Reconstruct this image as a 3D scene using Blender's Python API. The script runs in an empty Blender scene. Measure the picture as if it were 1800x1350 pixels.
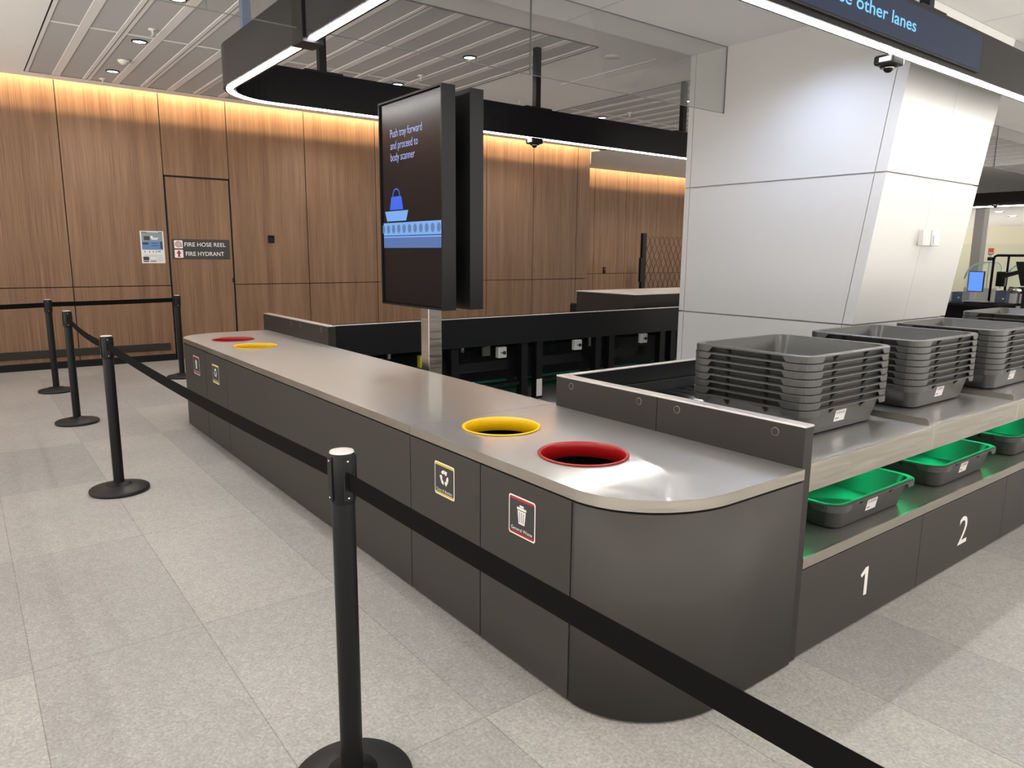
import bpy, bmesh, math, random
from mathutils import Vector, Matrix
random.seed(7)
SC = bpy.context.scene
COL = SC.collection

# ---------------------------------------------------------------- camera, exposure, world
cam_d = bpy.data.cameras.new('camera')
cam_d.sensor_width = 36.0
cam_d.sensor_fit = 'HORIZONTAL'
cam_d.lens = 36.0 * 1267.36 / 1800.0
cam_d.clip_start = 0.05
cam_o = bpy.data.objects.new('camera', cam_d)
COL.objects.link(cam_o)
_r = Vector((0.79531143, -0.60613142, 0.00918837))
_u = Vector((0.0998945, 0.14599261, 0.98422927))
_f = Vector((0.59791372, 0.78185092, -0.17665879))
_m = Matrix((_r, _u, -_f)).transposed().to_4x4()
_m.translation = Vector((-1.5603, -1.7044, 1.55))
cam_o.matrix_world = _m
SC.camera = cam_o

SC.view_settings.view_transform = 'Standard'
SC.view_settings.look = 'None'
SC.view_settings.gamma = 1.0
SC.view_settings.use_curve_mapping = False
SC.view_settings.exposure = 0.27
SC.cycles.use_denoising = True
SC.cycles.max_bounces = 8
SC.cycles.diffuse_bounces = 4
SC.cycles.glossy_bounces = 4
SC.cycles.transparent_max_bounces = 12
SC.cycles.sample_clamp_indirect = 6.0
SC.cycles.caustics_reflective = False
SC.cycles.caustics_refractive = False

W = bpy.data.worlds.new('world')
SC.world = W
W.use_nodes = True
_wn, _wl = W.node_tree.nodes, W.node_tree.links
_tc = _wn.new('ShaderNodeTexCoord'); _sx = _wn.new('ShaderNodeSeparateXYZ'); _wr = _wn.new('ShaderNodeValToRGB'); _ma = _wn.new('ShaderNodeMapRange')
_ma.inputs['From Min'].default_value = -1.0; _ma.inputs['From Max'].default_value = 1.0
_wl.new(_tc.outputs['Generated'], _sx.inputs[0]); _wl.new(_sx.outputs['Z'], _ma.inputs[0]); _wl.new(_ma.outputs[0], _wr.inputs[0])
# the rest of the hall: a lit pale floor below the horizon, a dimmer hall above it
_wr.color_ramp.elements[0].position = 0.44; _wr.color_ramp.elements[0].color = (1.0, 0.95, 0.88, 1)
_wr.color_ramp.elements[1].position = 0.52; _wr.color_ramp.elements[1].color = (0.24, 0.23, 0.22, 1)
_wl.new(_wr.outputs[0], W.node_tree.nodes['Background'].inputs[0])
W.node_tree.nodes['Background'].inputs[1].default_value = 4.7

SPOT_W = 62.0


def spot(x, y, z, w, color=(1.0, 0.96, 0.92), size=150, blend=0.6, rad=0.055):
    l = bpy.data.lights.new('downlight_lamp', 'SPOT')
    l.energy = w
    l.color = color
    l.spot_size = math.radians(size)
    l.spot_blend = blend
    l.shadow_soft_size = rad
    o = bpy.data.objects.new('downlight_lamp', l)
    o.location = (x, y, z)
    COL.objects.link(o)
    return o


ZC = 3.65      # high ceiling
ZS = 3.38      # soffit over the lanes
YW = 9.50      # timber wall
VISIBLE_DL = [(0.15, 5.21), (0.15, 6.80), (0.15, 8.36), (3.08, 5.17), (3.08, 6.78), (6.60, 5.13), (6.60, 6.73),
              (3.08, 8.36), (6.60, 8.36)]
for x, y in VISIBLE_DL:
    spot(x, y, ZC - 0.03, SPOT_W)
UNSEEN_DL = [(-2.9, 2.0), (-2.9, -1.2), (0.15, -3.2), (3.4, -3.2), (-2.9, -3.6), (6.6, -3.2), (9.6, -2.2), (1.6, -1.6), (-1.3, 0.9), (-4.4, 4.5), (-4.4, 7.5)]  # leftmost pair added out of view to bounce more light onto the ceiling
for x, y in UNSEEN_DL:
    spot(x, y, ZS - 0.03, SPOT_W * 0.85)
spot(3.36, 1.48, ZS - 0.03, 80.0, (0.60, 0.70, 1.0), 140, 0.8)
spot(13.0, 1.0, ZS - 0.03, 140.0)
spot(12.5, 5.5, ZC - 0.03, 70.0)
spot(24.0, 2.0, 2.6, 900.0)
spot(24.0, 7.5, 2.6, 1100.0)
spot(28.5, 6.0, 2.6, 900.0)
spot(11.6, 9.6, ZC - 0.03, 150.0)
spot(14.2, 9.4, ZC - 0.03, 150.0)


# ---------------------------------------------------------------- materials
def mat(name, col=(0.5, 0.5, 0.5), rough=0.5, metal=0.0, spec=0.5, emit=None, es=0.0, coat=0.0):
    m = bpy.data.materials.new(name)
    m.use_nodes = True
    b = m.node_tree.nodes['Principled BSDF']
    b.inputs['Base Color'].default_value = (*col, 1)
    b.inputs['Roughness'].default_value = rough
    b.inputs['Metallic'].default_value = metal
    b.inputs['Specular IOR Level'].default_value = spec
    b.inputs['Coat Weight'].default_value = coat
    if emit:
        b.inputs['Emission Color'].default_value = (*emit, 1)
        b.inputs['Emission Strength'].default_value = es
    return m


def nodes(m):
    return m.node_tree.nodes, m.node_tree.links, m.node_tree.nodes['Principled BSDF']


def tex_coord(N, L, scale, kind='Object'):
    tc = N.new('ShaderNodeTexCoord')
    mp = N.new('ShaderNodeMapping')
    mp.inputs['Scale'].default_value = scale
    L.new(tc.outputs[kind], mp.inputs['Vector'])
    return mp


def add_noise(m, scale, c0, c1, p0=0.3, p1=0.7, nscale=1.0, detail=6, bump=0.0):
    N, L, b = nodes(m)
    mp = tex_coord(N, L, scale)
    n = N.new('ShaderNodeTexNoise')
    n.inputs['Scale'].default_value = nscale
    n.inputs['Detail'].default_value = detail
    L.new(mp.outputs[0], n.inputs['Vector'])
    r = N.new('ShaderNodeValToRGB')
    r.color_ramp.elements[0].position = p0
    r.color_ramp.elements[1].position = p1
    r.color_ramp.elements[0].color = (*c0, 1)
    r.color_ramp.elements[1].color = (*c1, 1)
    L.new(n.outputs['Fac'], r.inputs['Fac'])
    L.new(r.outputs[0], b.inputs['Base Color'])
    if bump:
        bp = N.new('ShaderNodeBump')
        bp.inputs['Strength'].default_value = bump
        bp.inputs['Distance'].default_value = 0.002
        L.new(n.outputs['Fac'], bp.inputs['Height'])
        L.new(bp.outputs[0], b.inputs['Normal'])
    return n


def rough_noise(m, scale, r0, r1, nscale=1.0):
    N, L, b = nodes(m)
    mp = tex_coord(N, L, scale)
    n = N.new('ShaderNodeTexNoise')
    n.inputs['Scale'].default_value = nscale
    n.inputs['Detail'].default_value = 8
    L.new(mp.outputs[0], n.inputs['Vector'])
    mr = N.new('ShaderNodeMapRange')
    mr.inputs['From Min'].default_value = 0.35
    mr.inputs['From Max'].default_value = 0.65
    mr.inputs['To Min'].default_value = r0
    mr.inputs['To Max'].default_value = r1
    L.new(n.outputs['Fac'], mr.inputs['Value'])
    L.new(mr.outputs[0], b.inputs['Roughness'])


M = {}
M['laminate'] = mat('charcoal_laminate', (0.043, 0.039, 0.034), 0.52, spec=0.3)
M['laminate_dark'] = mat('brown_black_laminate', (0.026, 0.022, 0.019), 0.48, spec=0.25)
M['gap'] = mat('dark_gap', (0.006, 0.006, 0.006), 0.8)
M['steel_top'] = mat('worn_steel_top', (0.70, 0.69, 0.68), 0.1, 1.0)
add_noise(M['steel_top'], (1.5, 5, 1), (0.63, 0.62, 0.615), (0.74, 0.73, 0.725), 0.25, 0.75, 1.6, 8)
rough_noise(M['steel_top'], (9, 2.2, 1), 0.055, 0.13, 2.0)


def haze(m, fac, rough, col):
    N, L, b = nodes(m)
    h = N.new('ShaderNodeBsdfPrincipled')
    h.inputs['Base Color'].default_value = (*col, 1); h.inputs['Metallic'].default_value = 1.0; h.inputs['Roughness'].default_value = rough
    mx = N.new('ShaderNodeMixShader'); mx.inputs[0].default_value = fac
    out = [n for n in N if n.type == 'OUTPUT_MATERIAL'][0]
    src = out.inputs[0].links[0].from_socket
    L.new(src, mx.inputs[1]); L.new(h.outputs[0], mx.inputs[2]); L.new(mx.outputs[0], out.inputs[0])


haze(M['steel_top'], 0.35, 0.27, (0.76, 0.74, 0.72))
haze(M['steel_top'], 0.36, 0.50, (0.80, 0.78, 0.76))
M['steel'] = mat('brushed_steel', (0.44, 0.405, 0.355), 0.36, 1.0)
rough_noise(M['steel'], (3, 3, 60), 0.28, 0.42, 1.0)
M['steel_shelf'] = mat('shelf_steel', (0.55, 0.54, 0.52), 0.24, 1.0)
rough_noise(M['steel_shelf'], (8, 2, 1), 0.18, 0.22, 1.0)
haze(M['steel_shelf'], 0.4, 0.5, (0.72, 0.71, 0.70))
M['shelf_grey'] = mat('grey_shelf_mat', (0.12, 0.115, 0.105), 0.40, 0.3)
M['edge'] = mat('satin_aluminium_edge', (0.62, 0.58, 0.55), 0.38, 0.8)
M['black'] = mat('satin_black', (0.0065, 0.0065, 0.007), 0.40, spec=0.22)
M['black_matt'] = mat('matt_black', (0.010, 0.010, 0.011), 0.65, spec=0.3)
M['black_gloss'] = mat('gloss_black', (0.006, 0.006, 0.007), 0.22, spec=0.2)
M['rubber'] = mat('black_base_cover', (0.014, 0.014, 0.015), 0.45, spec=0.3)
M['belt'] = mat('black_webbing', (0.0035, 0.0032, 0.0032), 0.85, spec=0.08)
M['chrome'] = mat('polished_metal', (0.75, 0.73, 0.70), 0.2, 1.0)
M['cap_metal'] = mat('satin_cap', (0.55, 0.53, 0.51), 0.45, 0.35)
M['zinc'] = mat('zinc_roller', (0.62, 0.64, 0.66), 0.25, 1.0)
M['red'] = mat('red_enamel', (0.31, 0.005, 0.006), 0.28)
M['yellow'] = mat('yellow_enamel', (0.78, 0.46, 0.004), 0.28)
M['tray'] = mat('grey_tray_plastic', (0.105, 0.105, 0.100), 0.33)
add_noise(M['tray'], (1, 1, 1), (0.046, 0.046, 0.044), (0.057, 0.057, 0.054), 0.3, 0.7, 180, 2, 0.06)
M['white'] = mat('white_print', (0.78, 0.76, 0.72), 0.5)
M['paper'] = mat('white_paper', (0.72, 0.70, 0.68), 0.6)
M['print_red'] = mat('printed_red', (0.36, 0.02, 0.03), 0.45)
M['print_yellow'] = mat('printed_yellow', (0.60, 0.44, 0.03), 0.45)
M['print_dark'] = mat('printed_charcoal', (0.035, 0.033, 0.032), 0.45)
M['print_black'] = mat('printed_black', (0.02, 0.02, 0.02), 0.5)
M['print_grey'] = mat('printed_grey', (0.22, 0.26, 0.30), 0.5)
M['print_blue'] = mat('printed_blue', (0.10, 0.20, 0.42), 0.5)
M['column'] = mat('white_cladding', (0.53, 0.527, 0.51), 0.34, spec=0.4)
M['column_core'] = mat('white_joint', (0.50, 0.50, 0.49), 0.6)
M['ceiling'] = mat('white_ceiling_board', (0.80, 0.785, 0.765), 0.85, spec=0.2)
M['tile'] = mat('perforated_grey_tile', (0.46, 0.45, 0.445), 0.75, spec=0.2)
M['strip'] = mat('ceiling_rail_white', (0.74, 0.715, 0.70), 0.6, spec=0.3)
M['line'] = mat('thin_dark_joint', (0.16, 0.155, 0.15), 0.8)
M['led'] = mat('cool_white_led', (0.9, 0.9, 0.9), 0.5, emit=(1.0, 0.98, 0.94), es=41.0)
M['led_warm'] = mat('warm_cove_led', (0.9, 0.8, 0.6), 0.5, emit=(1.0, 0.73, 0.43), es=165.0)
M['led_green'] = mat('green_led', (0.0, 0.6, 0.3), 0.5, emit=(0.0, 1.0, 0.31), es=20.0)
M['led_green_dim'] = mat('dim_green_led', (0.0, 0.6, 0.3), 0.5, emit=(0.0, 1.0, 0.36), es=2.0)
M['lamp'] = mat('downlight_lens', (0.9, 0.9, 0.9), 0.5, emit=(0.85, 0.92, 1.0), es=5.0)
M['white_plastic'] = mat('white_plastic', (0.66, 0.64, 0.60), 0.4)
M['grey_plastic'] = mat('light_grey_plastic', (0.50, 0.50, 0.49), 0.45)
M['screen_black'] = mat('screen_glass_black', (0.003, 0.003, 0.004), 0.24, spec=0.28, emit=(0.012, 0.010, 0.016), es=0.15)
M['screen_text'] = mat('screen_lilac_text', (0.02, 0.02, 0.03), 0.3, emit=(0.28, 0.335, 0.64), es=1.0)
M['screen_bag'] = mat('screen_bright_blue', (0.02, 0.02, 0.03), 0.3, emit=(0.002, 0.084, 0.64), es=1.0)
M['screen_light'] = mat('screen_light_blue', (0.02, 0.02, 0.03), 0.3, emit=(0.13, 0.31, 0.69), es=1.0)
M['screen_mid'] = mat('screen_mid_blue', (0.02, 0.02, 0.03), 0.3, emit=(0.045, 0.115, 0.31), es=1.0)
M['screen_dim'] = mat('screen_grey_blue', (0.02, 0.02, 0.03), 0.3, emit=(0.055, 0.15, 0.27), es=1.0)
M['sign_navy'] = mat('sign_navy_screen', (0.008, 0.012, 0.02), 0.4, spec=0.15, emit=(0.009, 0.014, 0.036), es=1.0)
M['sign_text'] = mat('sign_cyan_text', (0.02, 0.02, 0.03), 0.3, emit=(0.14, 0.50, 0.80), es=1.0)
M['mon_blue'] = mat('monitor_blue', (0.05, 0.1, 0.3), 0.3, emit=(0.09, 0.25, 0.92), es=0.95)
M['cream'] = mat('cream_paint', (0.62, 0.585, 0.46), 0.8)
M['blue_strut'] = mat('blue_grey_strut', (0.16, 0.19, 0.30), 0.3, 0.5)
M['case'] = mat('blue_grey_case', (0.06, 0.075, 0.12), 0.4)
M['arc'] = mat('pale_glass_edge', (0.45, 0.62, 0.66), 0.25)
M['green_lit_tint'] = mat('green_lit_bar', (0.0, 0.09, 0.05), 0.4)  # green light from the strips behind, put into the bar colour
M['yellow_box'] = mat('yellow_switch_box', (0.50, 0.48, 0.03), 0.4)
M['bronze'] = mat('bronze_lattice', (0.06, 0.022, 0.012), 0.4, 0.4)
M['orange'] = mat('orange_notice', (0.75, 0.20, 0.08), 0.5)
M['pillar'] = mat('grey_pillar_paint', (0.30, 0.28, 0.27), 0.5)
M['floor_dark'] = mat('under_lane_shadow_board', (0.02, 0.02, 0.02), 0.5)

# timber veneer: fine vertical grain
M['wood'] = mat('vertical_grain_veneer', (0.3, 0.18, 0.1), 0.48, spec=0.35)
N, L, b = nodes(M['wood'])
mp = tex_coord(N, L, (1, 1, 1))
sc1 = N.new('ShaderNodeMapping'); sc1.inputs['Scale'].default_value = (150, 150, 1.3)
sc2 = N.new('ShaderNodeMapping'); sc2.inputs['Scale'].default_value = (11, 11, 0.25)
L.new(mp.outputs[0], sc1.inputs[0]); L.new(mp.outputs[0], sc2.inputs[0])
n1 = N.new('ShaderNodeTexNoise'); n1.inputs['Scale'].default_value = 1; n1.inputs['Detail'].default_value = 4
n2 = N.new('ShaderNodeTexNoise'); n2.inputs['Scale'].default_value = 1; n2.inputs['Detail'].default_value = 3
L.new(sc1.outputs[0], n1.inputs['Vector']); L.new(sc2.outputs[0], n2.inputs['Vector'])
mx = N.new('ShaderNodeMix'); mx.data_type = 'FLOAT'; mx.inputs[0].default_value = 0.34
L.new(n1.outputs['Fac'], mx.inputs[2]); L.new(n2.outputs['Fac'], mx.inputs[3])
cr = N.new('ShaderNodeValToRGB')
cr.color_ramp.elements[0].position = 0.36; cr.color_ramp.elements[0].color = (0.135, 0.070, 0.038, 1)
cr.color_ramp.elements[1].position = 0.66; cr.color_ramp.elements[1].color = (0.285, 0.172, 0.102, 1)
L.new(mx.outputs[0], cr.inputs[0]); L.new(cr.outputs[0], b.inputs['Base Color'])

# floor: large format grey stone-look tiles with thin joints
M['floor'] = mat('grey_stone_tile', (0.4, 0.38, 0.35), 0.5, spec=0.35)
N, L, b = nodes(M['floor'])
tc = N.new('ShaderNodeTexCoord')
mp = N.new('ShaderNodeMapping')
mp.inputs['Rotation'].default_value = (0, 0, math.radians(90))
mp.inputs['Location'].default_value = (-2.335, -0.32, 0)
L.new(tc.outputs['Object'], mp.inputs[0])


def brick(c1, c2, mortar):
    k = N.new('ShaderNodeTexBrick')
    k.inputs['Scale'].default_value = 1.0
    k.inputs['Brick Width'].default_value = 1.22
    k.inputs['Row Height'].default_value = 0.60
    k.inputs['Mortar Size'].default_value = 0.0017
    k.inputs['Mortar Smooth'].default_value = 0.0
    k.inputs['Bias'].default_value = -0.35
    k.offset = 0.0
    k.inputs['Color1'].default_value = (*c1, 1)
    k.inputs['Color2'].default_value = (*c2, 1)
    k.inputs['Mortar'].default_value = (*mortar, 1)
    L.new(mp.outputs[0], k.inputs['Vector'])
    return k


k = brick((0.346, 0.333, 0.313), (0.258, 0.253, 0.247), (0.20, 0.19, 0.17))
na = N.new('ShaderNodeTexNoise'); na.inputs['Scale'].default_value = 95; na.inputs['Detail'].default_value = 10; na.inputs['Roughness'].default_value = 0.72
nb = N.new('ShaderNodeTexNoise'); nb.inputs['Scale'].default_value = 1.3; nb.inputs['Detail'].default_value = 5
nv = N.new('ShaderNodeTexVoronoi'); nv.inputs['Scale'].default_value = 34; nv.inputs['Randomness'].default_value = 1.0
mpn = N.new('ShaderNodeMapping'); mpn.inputs['Scale'].default_value = (1, 0.8, 1)
L.new(tc.outputs['Object'], mpn.inputs[0])
wrp = N.new('ShaderNodeMix'); wrp.data_type = 'VECTOR'; wrp.inputs[0].default_value = 0.06
L.new(mpn.outputs[0], wrp.inputs[4])
L.new(na.outputs['Color'], wrp.inputs[5])
L.new(mpn.outputs[0], na.inputs['Vector']); L.new(mpn.outputs[0], nb.inputs['Vector'])
L.new(wrp.outputs[1], nv.inputs['Vector'])
r1 = N.new('ShaderNodeMapRange'); r1.inputs['From Min'].default_value = 0.3; r1.inputs['From Max'].default_value = 0.7
r1.inputs['To Min'].default_value = 0.62; r1.inputs['To Max'].default_value = 1.32
L.new(na.outputs['Fac'], r1.inputs[0])
r2 = N.new('ShaderNodeMapRange'); r2.inputs['From Min'].default_value = 0.3; r2.inputs['From Max'].default_value = 0.7
r2.inputs['To Min'].default_value = 0.92; r2.inputs['To Max'].default_value = 1.08
L.new(nb.outputs['Fac'], r2.inputs[0])
r3 = N.new('ShaderNodeMapRange'); r3.inputs['From Min'].default_value = 0.0; r3.inputs['From Max'].default_value = 0.8
r3.inputs['To Min'].default_value = 1.08; r3.inputs['To Max'].default_value = 0.92
L.new(nv.outputs['Distance'], r3.inputs[0])
m1 = N.new('ShaderNodeMath'); m1.operation = 'MULTIPLY'; L.new(r1.outputs[0], m1.inputs[0]); L.new(r2.outputs[0], m1.inputs[1])
m2 = N.new('ShaderNodeMath'); m2.operation = 'MULTIPLY'; L.new(m1.outputs[0], m2.inputs[0]); L.new(r3.outputs[0], m2.inputs[1])
vm = N.new('ShaderNodeVectorMath'); vm.operation = 'SCALE'
L.new(k.outputs['Color'], vm.inputs[0]); L.new(m2.outputs[0], vm.inputs['Scale'])
L.new(vm.outputs[0], b.inputs['Base Color'])
rr = N.new('ShaderNodeMapRange'); rr.inputs['To Min'].default_value = 0.38; rr.inputs['To Max'].default_value = 0.62
L.new(na.outputs['Fac'], rr.inputs[0]); L.new(rr.outputs[0], b.inputs['Roughness'])


def glass(name, tint, refl=0.35):
    m = bpy.data.materials.new(name)
    m.use_nodes = True
    N = m.node_tree.nodes; L = m.node_tree.links
    N.clear()
    o = N.new('ShaderNodeOutputMaterial'); t = N.new('ShaderNodeBsdfTransparent'); g = N.new('ShaderNodeBsdfGlossy')
    f = N.new('ShaderNodeFresnel'); f.inputs[0].default_value = 1.4
    mu = N.new('ShaderNodeMath'); mu.operation = 'MULTIPLY'; mu.inputs[1].default_value = refl
    mx = N.new('ShaderNodeMixShader')
    t.inputs[0].default_value = (*tint, 1)
    g.inputs['Roughness'].default_value = 0.02
    L.new(f.outputs[0], mu.inputs[0]); L.new(mu.outputs[0], mx.inputs[0])
    L.new(t.outputs[0], mx.inputs[1]); L.new(g.outputs[0], mx.inputs[2]); L.new(mx.outputs[0], o.inputs[0])
    return m


M['plug'] = mat('bronze_plug', (0.16, 0.14, 0.12), 0.35, 0.6)
M['glass'] = glass('clear_glass', (0.965, 0.97, 0.965))
M['glass_edge'] = mat('glass_edge', (0.16, 0.17, 0.16), 0.3)
M['glass_pale'] = glass('pale_glass', (0.95, 0.975, 0.965))


# ---------------------------------------------------------------- mesh helpers
class MB:
    def __init__(s):
        s.bm = bmesh.new()
        s.mats = []

    def _mi(s, m):
        if m is None:
            return 0
        if m not in s.mats:
            s.mats.append(m)
        return s.mats.index(m)

    def box(s, x0, x1, y0, y1, z0, z1, bev=0.0, seg=2, m=None, rot=None, piv=None):
        r = bmesh.ops.create_cube(s.bm, size=1.0)
        vs = r['verts']
        for v in vs:
            v.co = Vector(((x0 + x1) / 2 + v.co.x * (x1 - x0), (y0 + y1) / 2 + v.co.y * (y1 - y0), (z0 + z1) / 2 + v.co.z * (z1 - z0)))
        fs = list({f for v in vs for f in v.link_faces})
        if bev > 0:
            es = list({e for v in vs for e in v.link_edges})
            rb = bmesh.ops.bevel(s.bm, geom=es, offset=bev, segments=seg, affect='EDGES', profile=0.5)
            vs = list({v for f in rb['faces'] for v in f.verts} | {v for v in vs if v.is_valid})
            fs = list({f for v in vs for f in v.link_faces})
        mi = s._mi(m)
        for f in fs:
            if f.is_valid:
                f.material_index = mi
        if rot is not None:
            bmesh.ops.rotate(s.bm, verts=[v for v in vs if v.is_valid], cent=piv or ((x0 + x1) / 2, (y0 + y1) / 2, (z0 + z1) / 2), matrix=rot)
        return s

    def prism(s, pts, z0, z1, m=None, smooth=False):
        lo = [s.bm.verts.new((p[0], p[1], z0)) for p in pts]
        hi = [s.bm.verts.new((p[0], p[1], z1)) for p in pts]
        mi = s._mi(m)
        n = len(pts)
        fs = [s.bm.faces.new(lo[::-1]), s.bm.faces.new(hi)]
        for i in range(n):
            f = s.bm.faces.new((lo[i], lo[(i + 1) % n], hi[(i + 1) % n], hi[i]))
            f.smooth = smooth
            fs.append(f)
        for f in fs:
            f.material_index = mi
        return s

    def quad(s, a, b, c, d, m=None):
        f = s.bm.faces.new([s.bm.verts.new(p) for p in (a, b, c, d)])
        f.material_index = s._mi(m)
        return s

    def slab(s, pts, off, m=None):
        """polygon pts (3d) thickened by the vector off"""
        off = Vector(off)
        A = [s.bm.verts.new(p) for p in pts]
        B = [s.bm.verts.new(Vector(p) + off) for p in pts]
        mi = s._mi(m)
        n = len(pts)
        fs = [s.bm.faces.new(A), s.bm.faces.new(B[::-1])]
        for i in range(n):
            fs.append(s.bm.faces.new((A[i], B[i], B[(i + 1) % n], A[(i + 1) % n])))
        for f in fs:
            f.material_index = mi
        return s

    def lathe(s, prof, seg=32, c=(0, 0, 0), m=None, axis='Z', smooth=True, caps=False):
        mi = s._mi(m)
        rings = []
        for r, z in prof:
            ring = []
            for i in range(seg):
                a = 2 * math.pi * i / seg
                x, y = r * math.cos(a), r * math.sin(a)
                p = (x, y, z) if axis == 'Z' else ((z, x, y) if axis == 'X' else (x, z, y))
                ring.append(s.bm.verts.new((p[0] + c[0], p[1] + c[1], p[2] + c[2])))
            rings.append(ring)
        for k in range(len(rings) - 1):
            for i in range(seg):
                f = s.bm.faces.new((rings[k][i], rings[k][(i + 1) % seg], rings[k + 1][(i + 1) % seg], rings[k + 1][i]))
                f.smooth = smooth
                f.material_index = mi
        for ring in (rings[0], rings[-1]) if caps else ():
            if (Vector(ring[0].co) - Vector(ring[seg // 2].co)).length > 1e-5:
                try:
                    f = s.bm.faces.new(ring)
                    f.material_index = mi
                except ValueError:
                    pass
        return s

    def tube(s, pts, r, seg=8, m=None, closed=False):
        pts = [Vector(p) for p in pts]
        mi = s._mi(m)
        rings = []
        n = len(pts)
        up = Vector((0, 0, 1))
        for i, p in enumerate(pts):
            if closed:
                t = (pts[(i + 1) % n] - pts[i - 1]).normalized()
            else:
                t = (pts[min(i + 1, n - 1)] - pts[max(i - 1, 0)]).normalized()
            a = t.cross(up)
            if a.length < 1e-3:
                a = t.cross(Vector((1, 0, 0)))
            a.normalize()
            b2 = t.cross(a).normalized()
            rings.append([s.bm.verts.new(p + r * (math.cos(2 * math.pi * j / seg) * a + math.sin(2 * math.pi * j / seg) * b2)) for j in range(seg)])
        rng = range(n) if closed else range(n - 1)
        for k in rng:
            A = rings[k]; B = rings[(k + 1) % n]
            for j in range(seg):
                f = s.bm.faces.new((A[j], A[(j + 1) % seg], B[(j + 1) % seg], B[j]))
                f.smooth = True
                f.material_index = mi
        if not closed:
            for ring in (rings[0], rings[-1]):
                f = s.bm.faces.new(ring); f.material_index = mi
        return s

    def sweep(s, path, prof, m=None, closed=False, smooth=True):
        """path: list of (x,y); prof: list of (offset to the left of travel, z) closed loop"""
        n = len(path)
        mi = s._mi(m)
        rings = []
        for i in range(n):
            if closed:
                t = Vector(path[(i + 1) % n]) - Vector(path[i - 1])
            else:
                t = Vector(path[min(i + 1, n - 1)]) - Vector(path[max(i - 1, 0)])
            t = Vector((t.x, t.y)).normalized()
            nr = Vector((-t.y, t.x))
            rings.append([s.bm.verts.new((path[i][0] + nr.x * o, path[i][1] + nr.y * o, z)) for o, z in prof])
        k = len(prof)
        rng = range(n) if closed else range(n - 1)
        for i in rng:
            A = rings[i]; B = rings[(i + 1) % n]
            for j in range(k):
                f = s.bm.faces.new((A[j], B[j], B[(j + 1) % k], A[(j + 1) % k]))
                f.material_index = mi
        if not closed:
            for ring in (rings[0], rings[-1]):
                f = s.bm.faces.new(ring); f.material_index = mi
        return s

    def build(s, name, m, parent=None, kind=None, label=None, smooth_angle=None):
        bmesh.ops.recalc_face_normals(s.bm, faces=s.bm.faces)
        me = bpy.data.meshes.new(name)
        if parent is not None:
            w = Vector((0, 0, 0)); p = parent
            while p is not None:
                w += Vector(p.location); p = p.parent
            if w.length > 0 and not s.local:
                bmesh.ops.translate(s.bm, verts=s.bm.verts, vec=-w)
        s.bm.to_mesh(me)
        s.bm.free()
        if s.mats:
            for q in s.mats:
                me.materials.append(M[q] if isinstance(q, str) else q)
        else:
            me.materials.append(M[m] if isinstance(m, str) else m)
        o = bpy.data.objects.new(name, me)
        COL.objects.link(o)
        if parent is not None:
            o.parent = parent
        if kind:
            o['kind'] = kind
        if label:
            o['label'] = label
        return o
    local = False


def tag(o, label, cat, group=None):
    o['label'] = label
    o['category'] = cat
    if group:
        o['group'] = group
    return o


def thing(name, label, cat, loc, group=None):
    o = bpy.data.objects.new(name, None)
    o.empty_display_size = 0.1
    o.location = loc
    COL.objects.link(o)
    return tag(o, label, cat, group)


def kids(o):
    return [c for c in COL.objects if c.parent == o]


def dup(o, loc=None, label=None, parent=None):
    c = o.copy()
    COL.objects.link(c)
    if parent is not None:
        c.parent = parent
    if loc is not None:
        c.location = loc
    if label:
        c['label'] = label
    for k in kids(o):
        dup(k, parent=c)
    return c


def text(name, body, m, parent, origin, xdir, ydir, width, height, off=0.0008, align='LEFT', bold=0.0, label=None):
    """letters fitted in a width x height box whose lower left corner is origin"""
    cu = bpy.data.curves.new(name, 'FONT')
    cu.body = body
    cu.size = 1.0
    cu.offset = bold
    cu.resolution_u = 4
    tmp = bpy.data.objects.new(name, cu)
    COL.objects.link(tmp)
    bpy.context.view_layer.update()
    dg = bpy.context.evaluated_depsgraph_get()
    me = bpy.data.meshes.new_from_object(tmp.evaluated_get(dg))
    bpy.data.objects.remove(tmp)
    xs = [v.co.x for v in me.vertices]; ys = [v.co.y for v in me.vertices]
    x0, x1, y0, y1 = min(xs), max(xs), min(ys), max(ys)
    X = Vector(xdir).normalized(); Y = Vector(ydir).normalized(); Z = X.cross(Y)
    O = Vector(origin)
    if parent is not None:
        p = parent
        while p is not None:
            O = O - Vector(p.location); p = p.parent
    for v in me.vertices:
        u = (v.co.x - x0) / (x1 - x0) * width
        w = (v.co.y - y0) / (y1 - y0) * height
        v.co = O + X * u + Y * w + Z * off
    me.materials.clear()
    me.materials.append(M[m])
    o = bpy.data.objects.new(name, me)
    COL.objects.link(o)
    o.parent = parent
    if label:
        o['label'] = label
    return o


def poly2d(s, pts, origin, X, Y, off, m):
    """flat printed shape"""
    X = Vector(X); Y = Vector(Y); Z = X.cross(Y); O = Vector(origin)
    f = s.bm.faces.new([s.bm.verts.new(O + X * a + Y * c + Z * off) for a, c in pts])
    f.material_index = s._mi(m)


def rrect(w, h, r, n=5):
    pts = []
    for cx, cy, a0 in ((w - r, h - r, 0), (r, h - r, 90), (r, r, 180), (w - r, r, 270)):
        for i in range(n + 1):
            a = math.radians(a0 + 90 * i / n)
            pts.append((cx + r * math.cos(a), cy + r * math.sin(a)))
    return pts


def disc(cx, cy, rx, ry=None, n=20):
    ry = ry or rx
    return [(cx + rx * math.cos(2 * math.pi * i / n), cy + ry * math.sin(2 * math.pi * i / n)) for i in range(n)]


# ---------------------------------------------------------------- the setting
b_ = MB(); b_.box(-5.5, 34, -5.0, 14, -0.1, 0.0)
b_.build('floor', 'floor', kind='structure')

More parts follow.
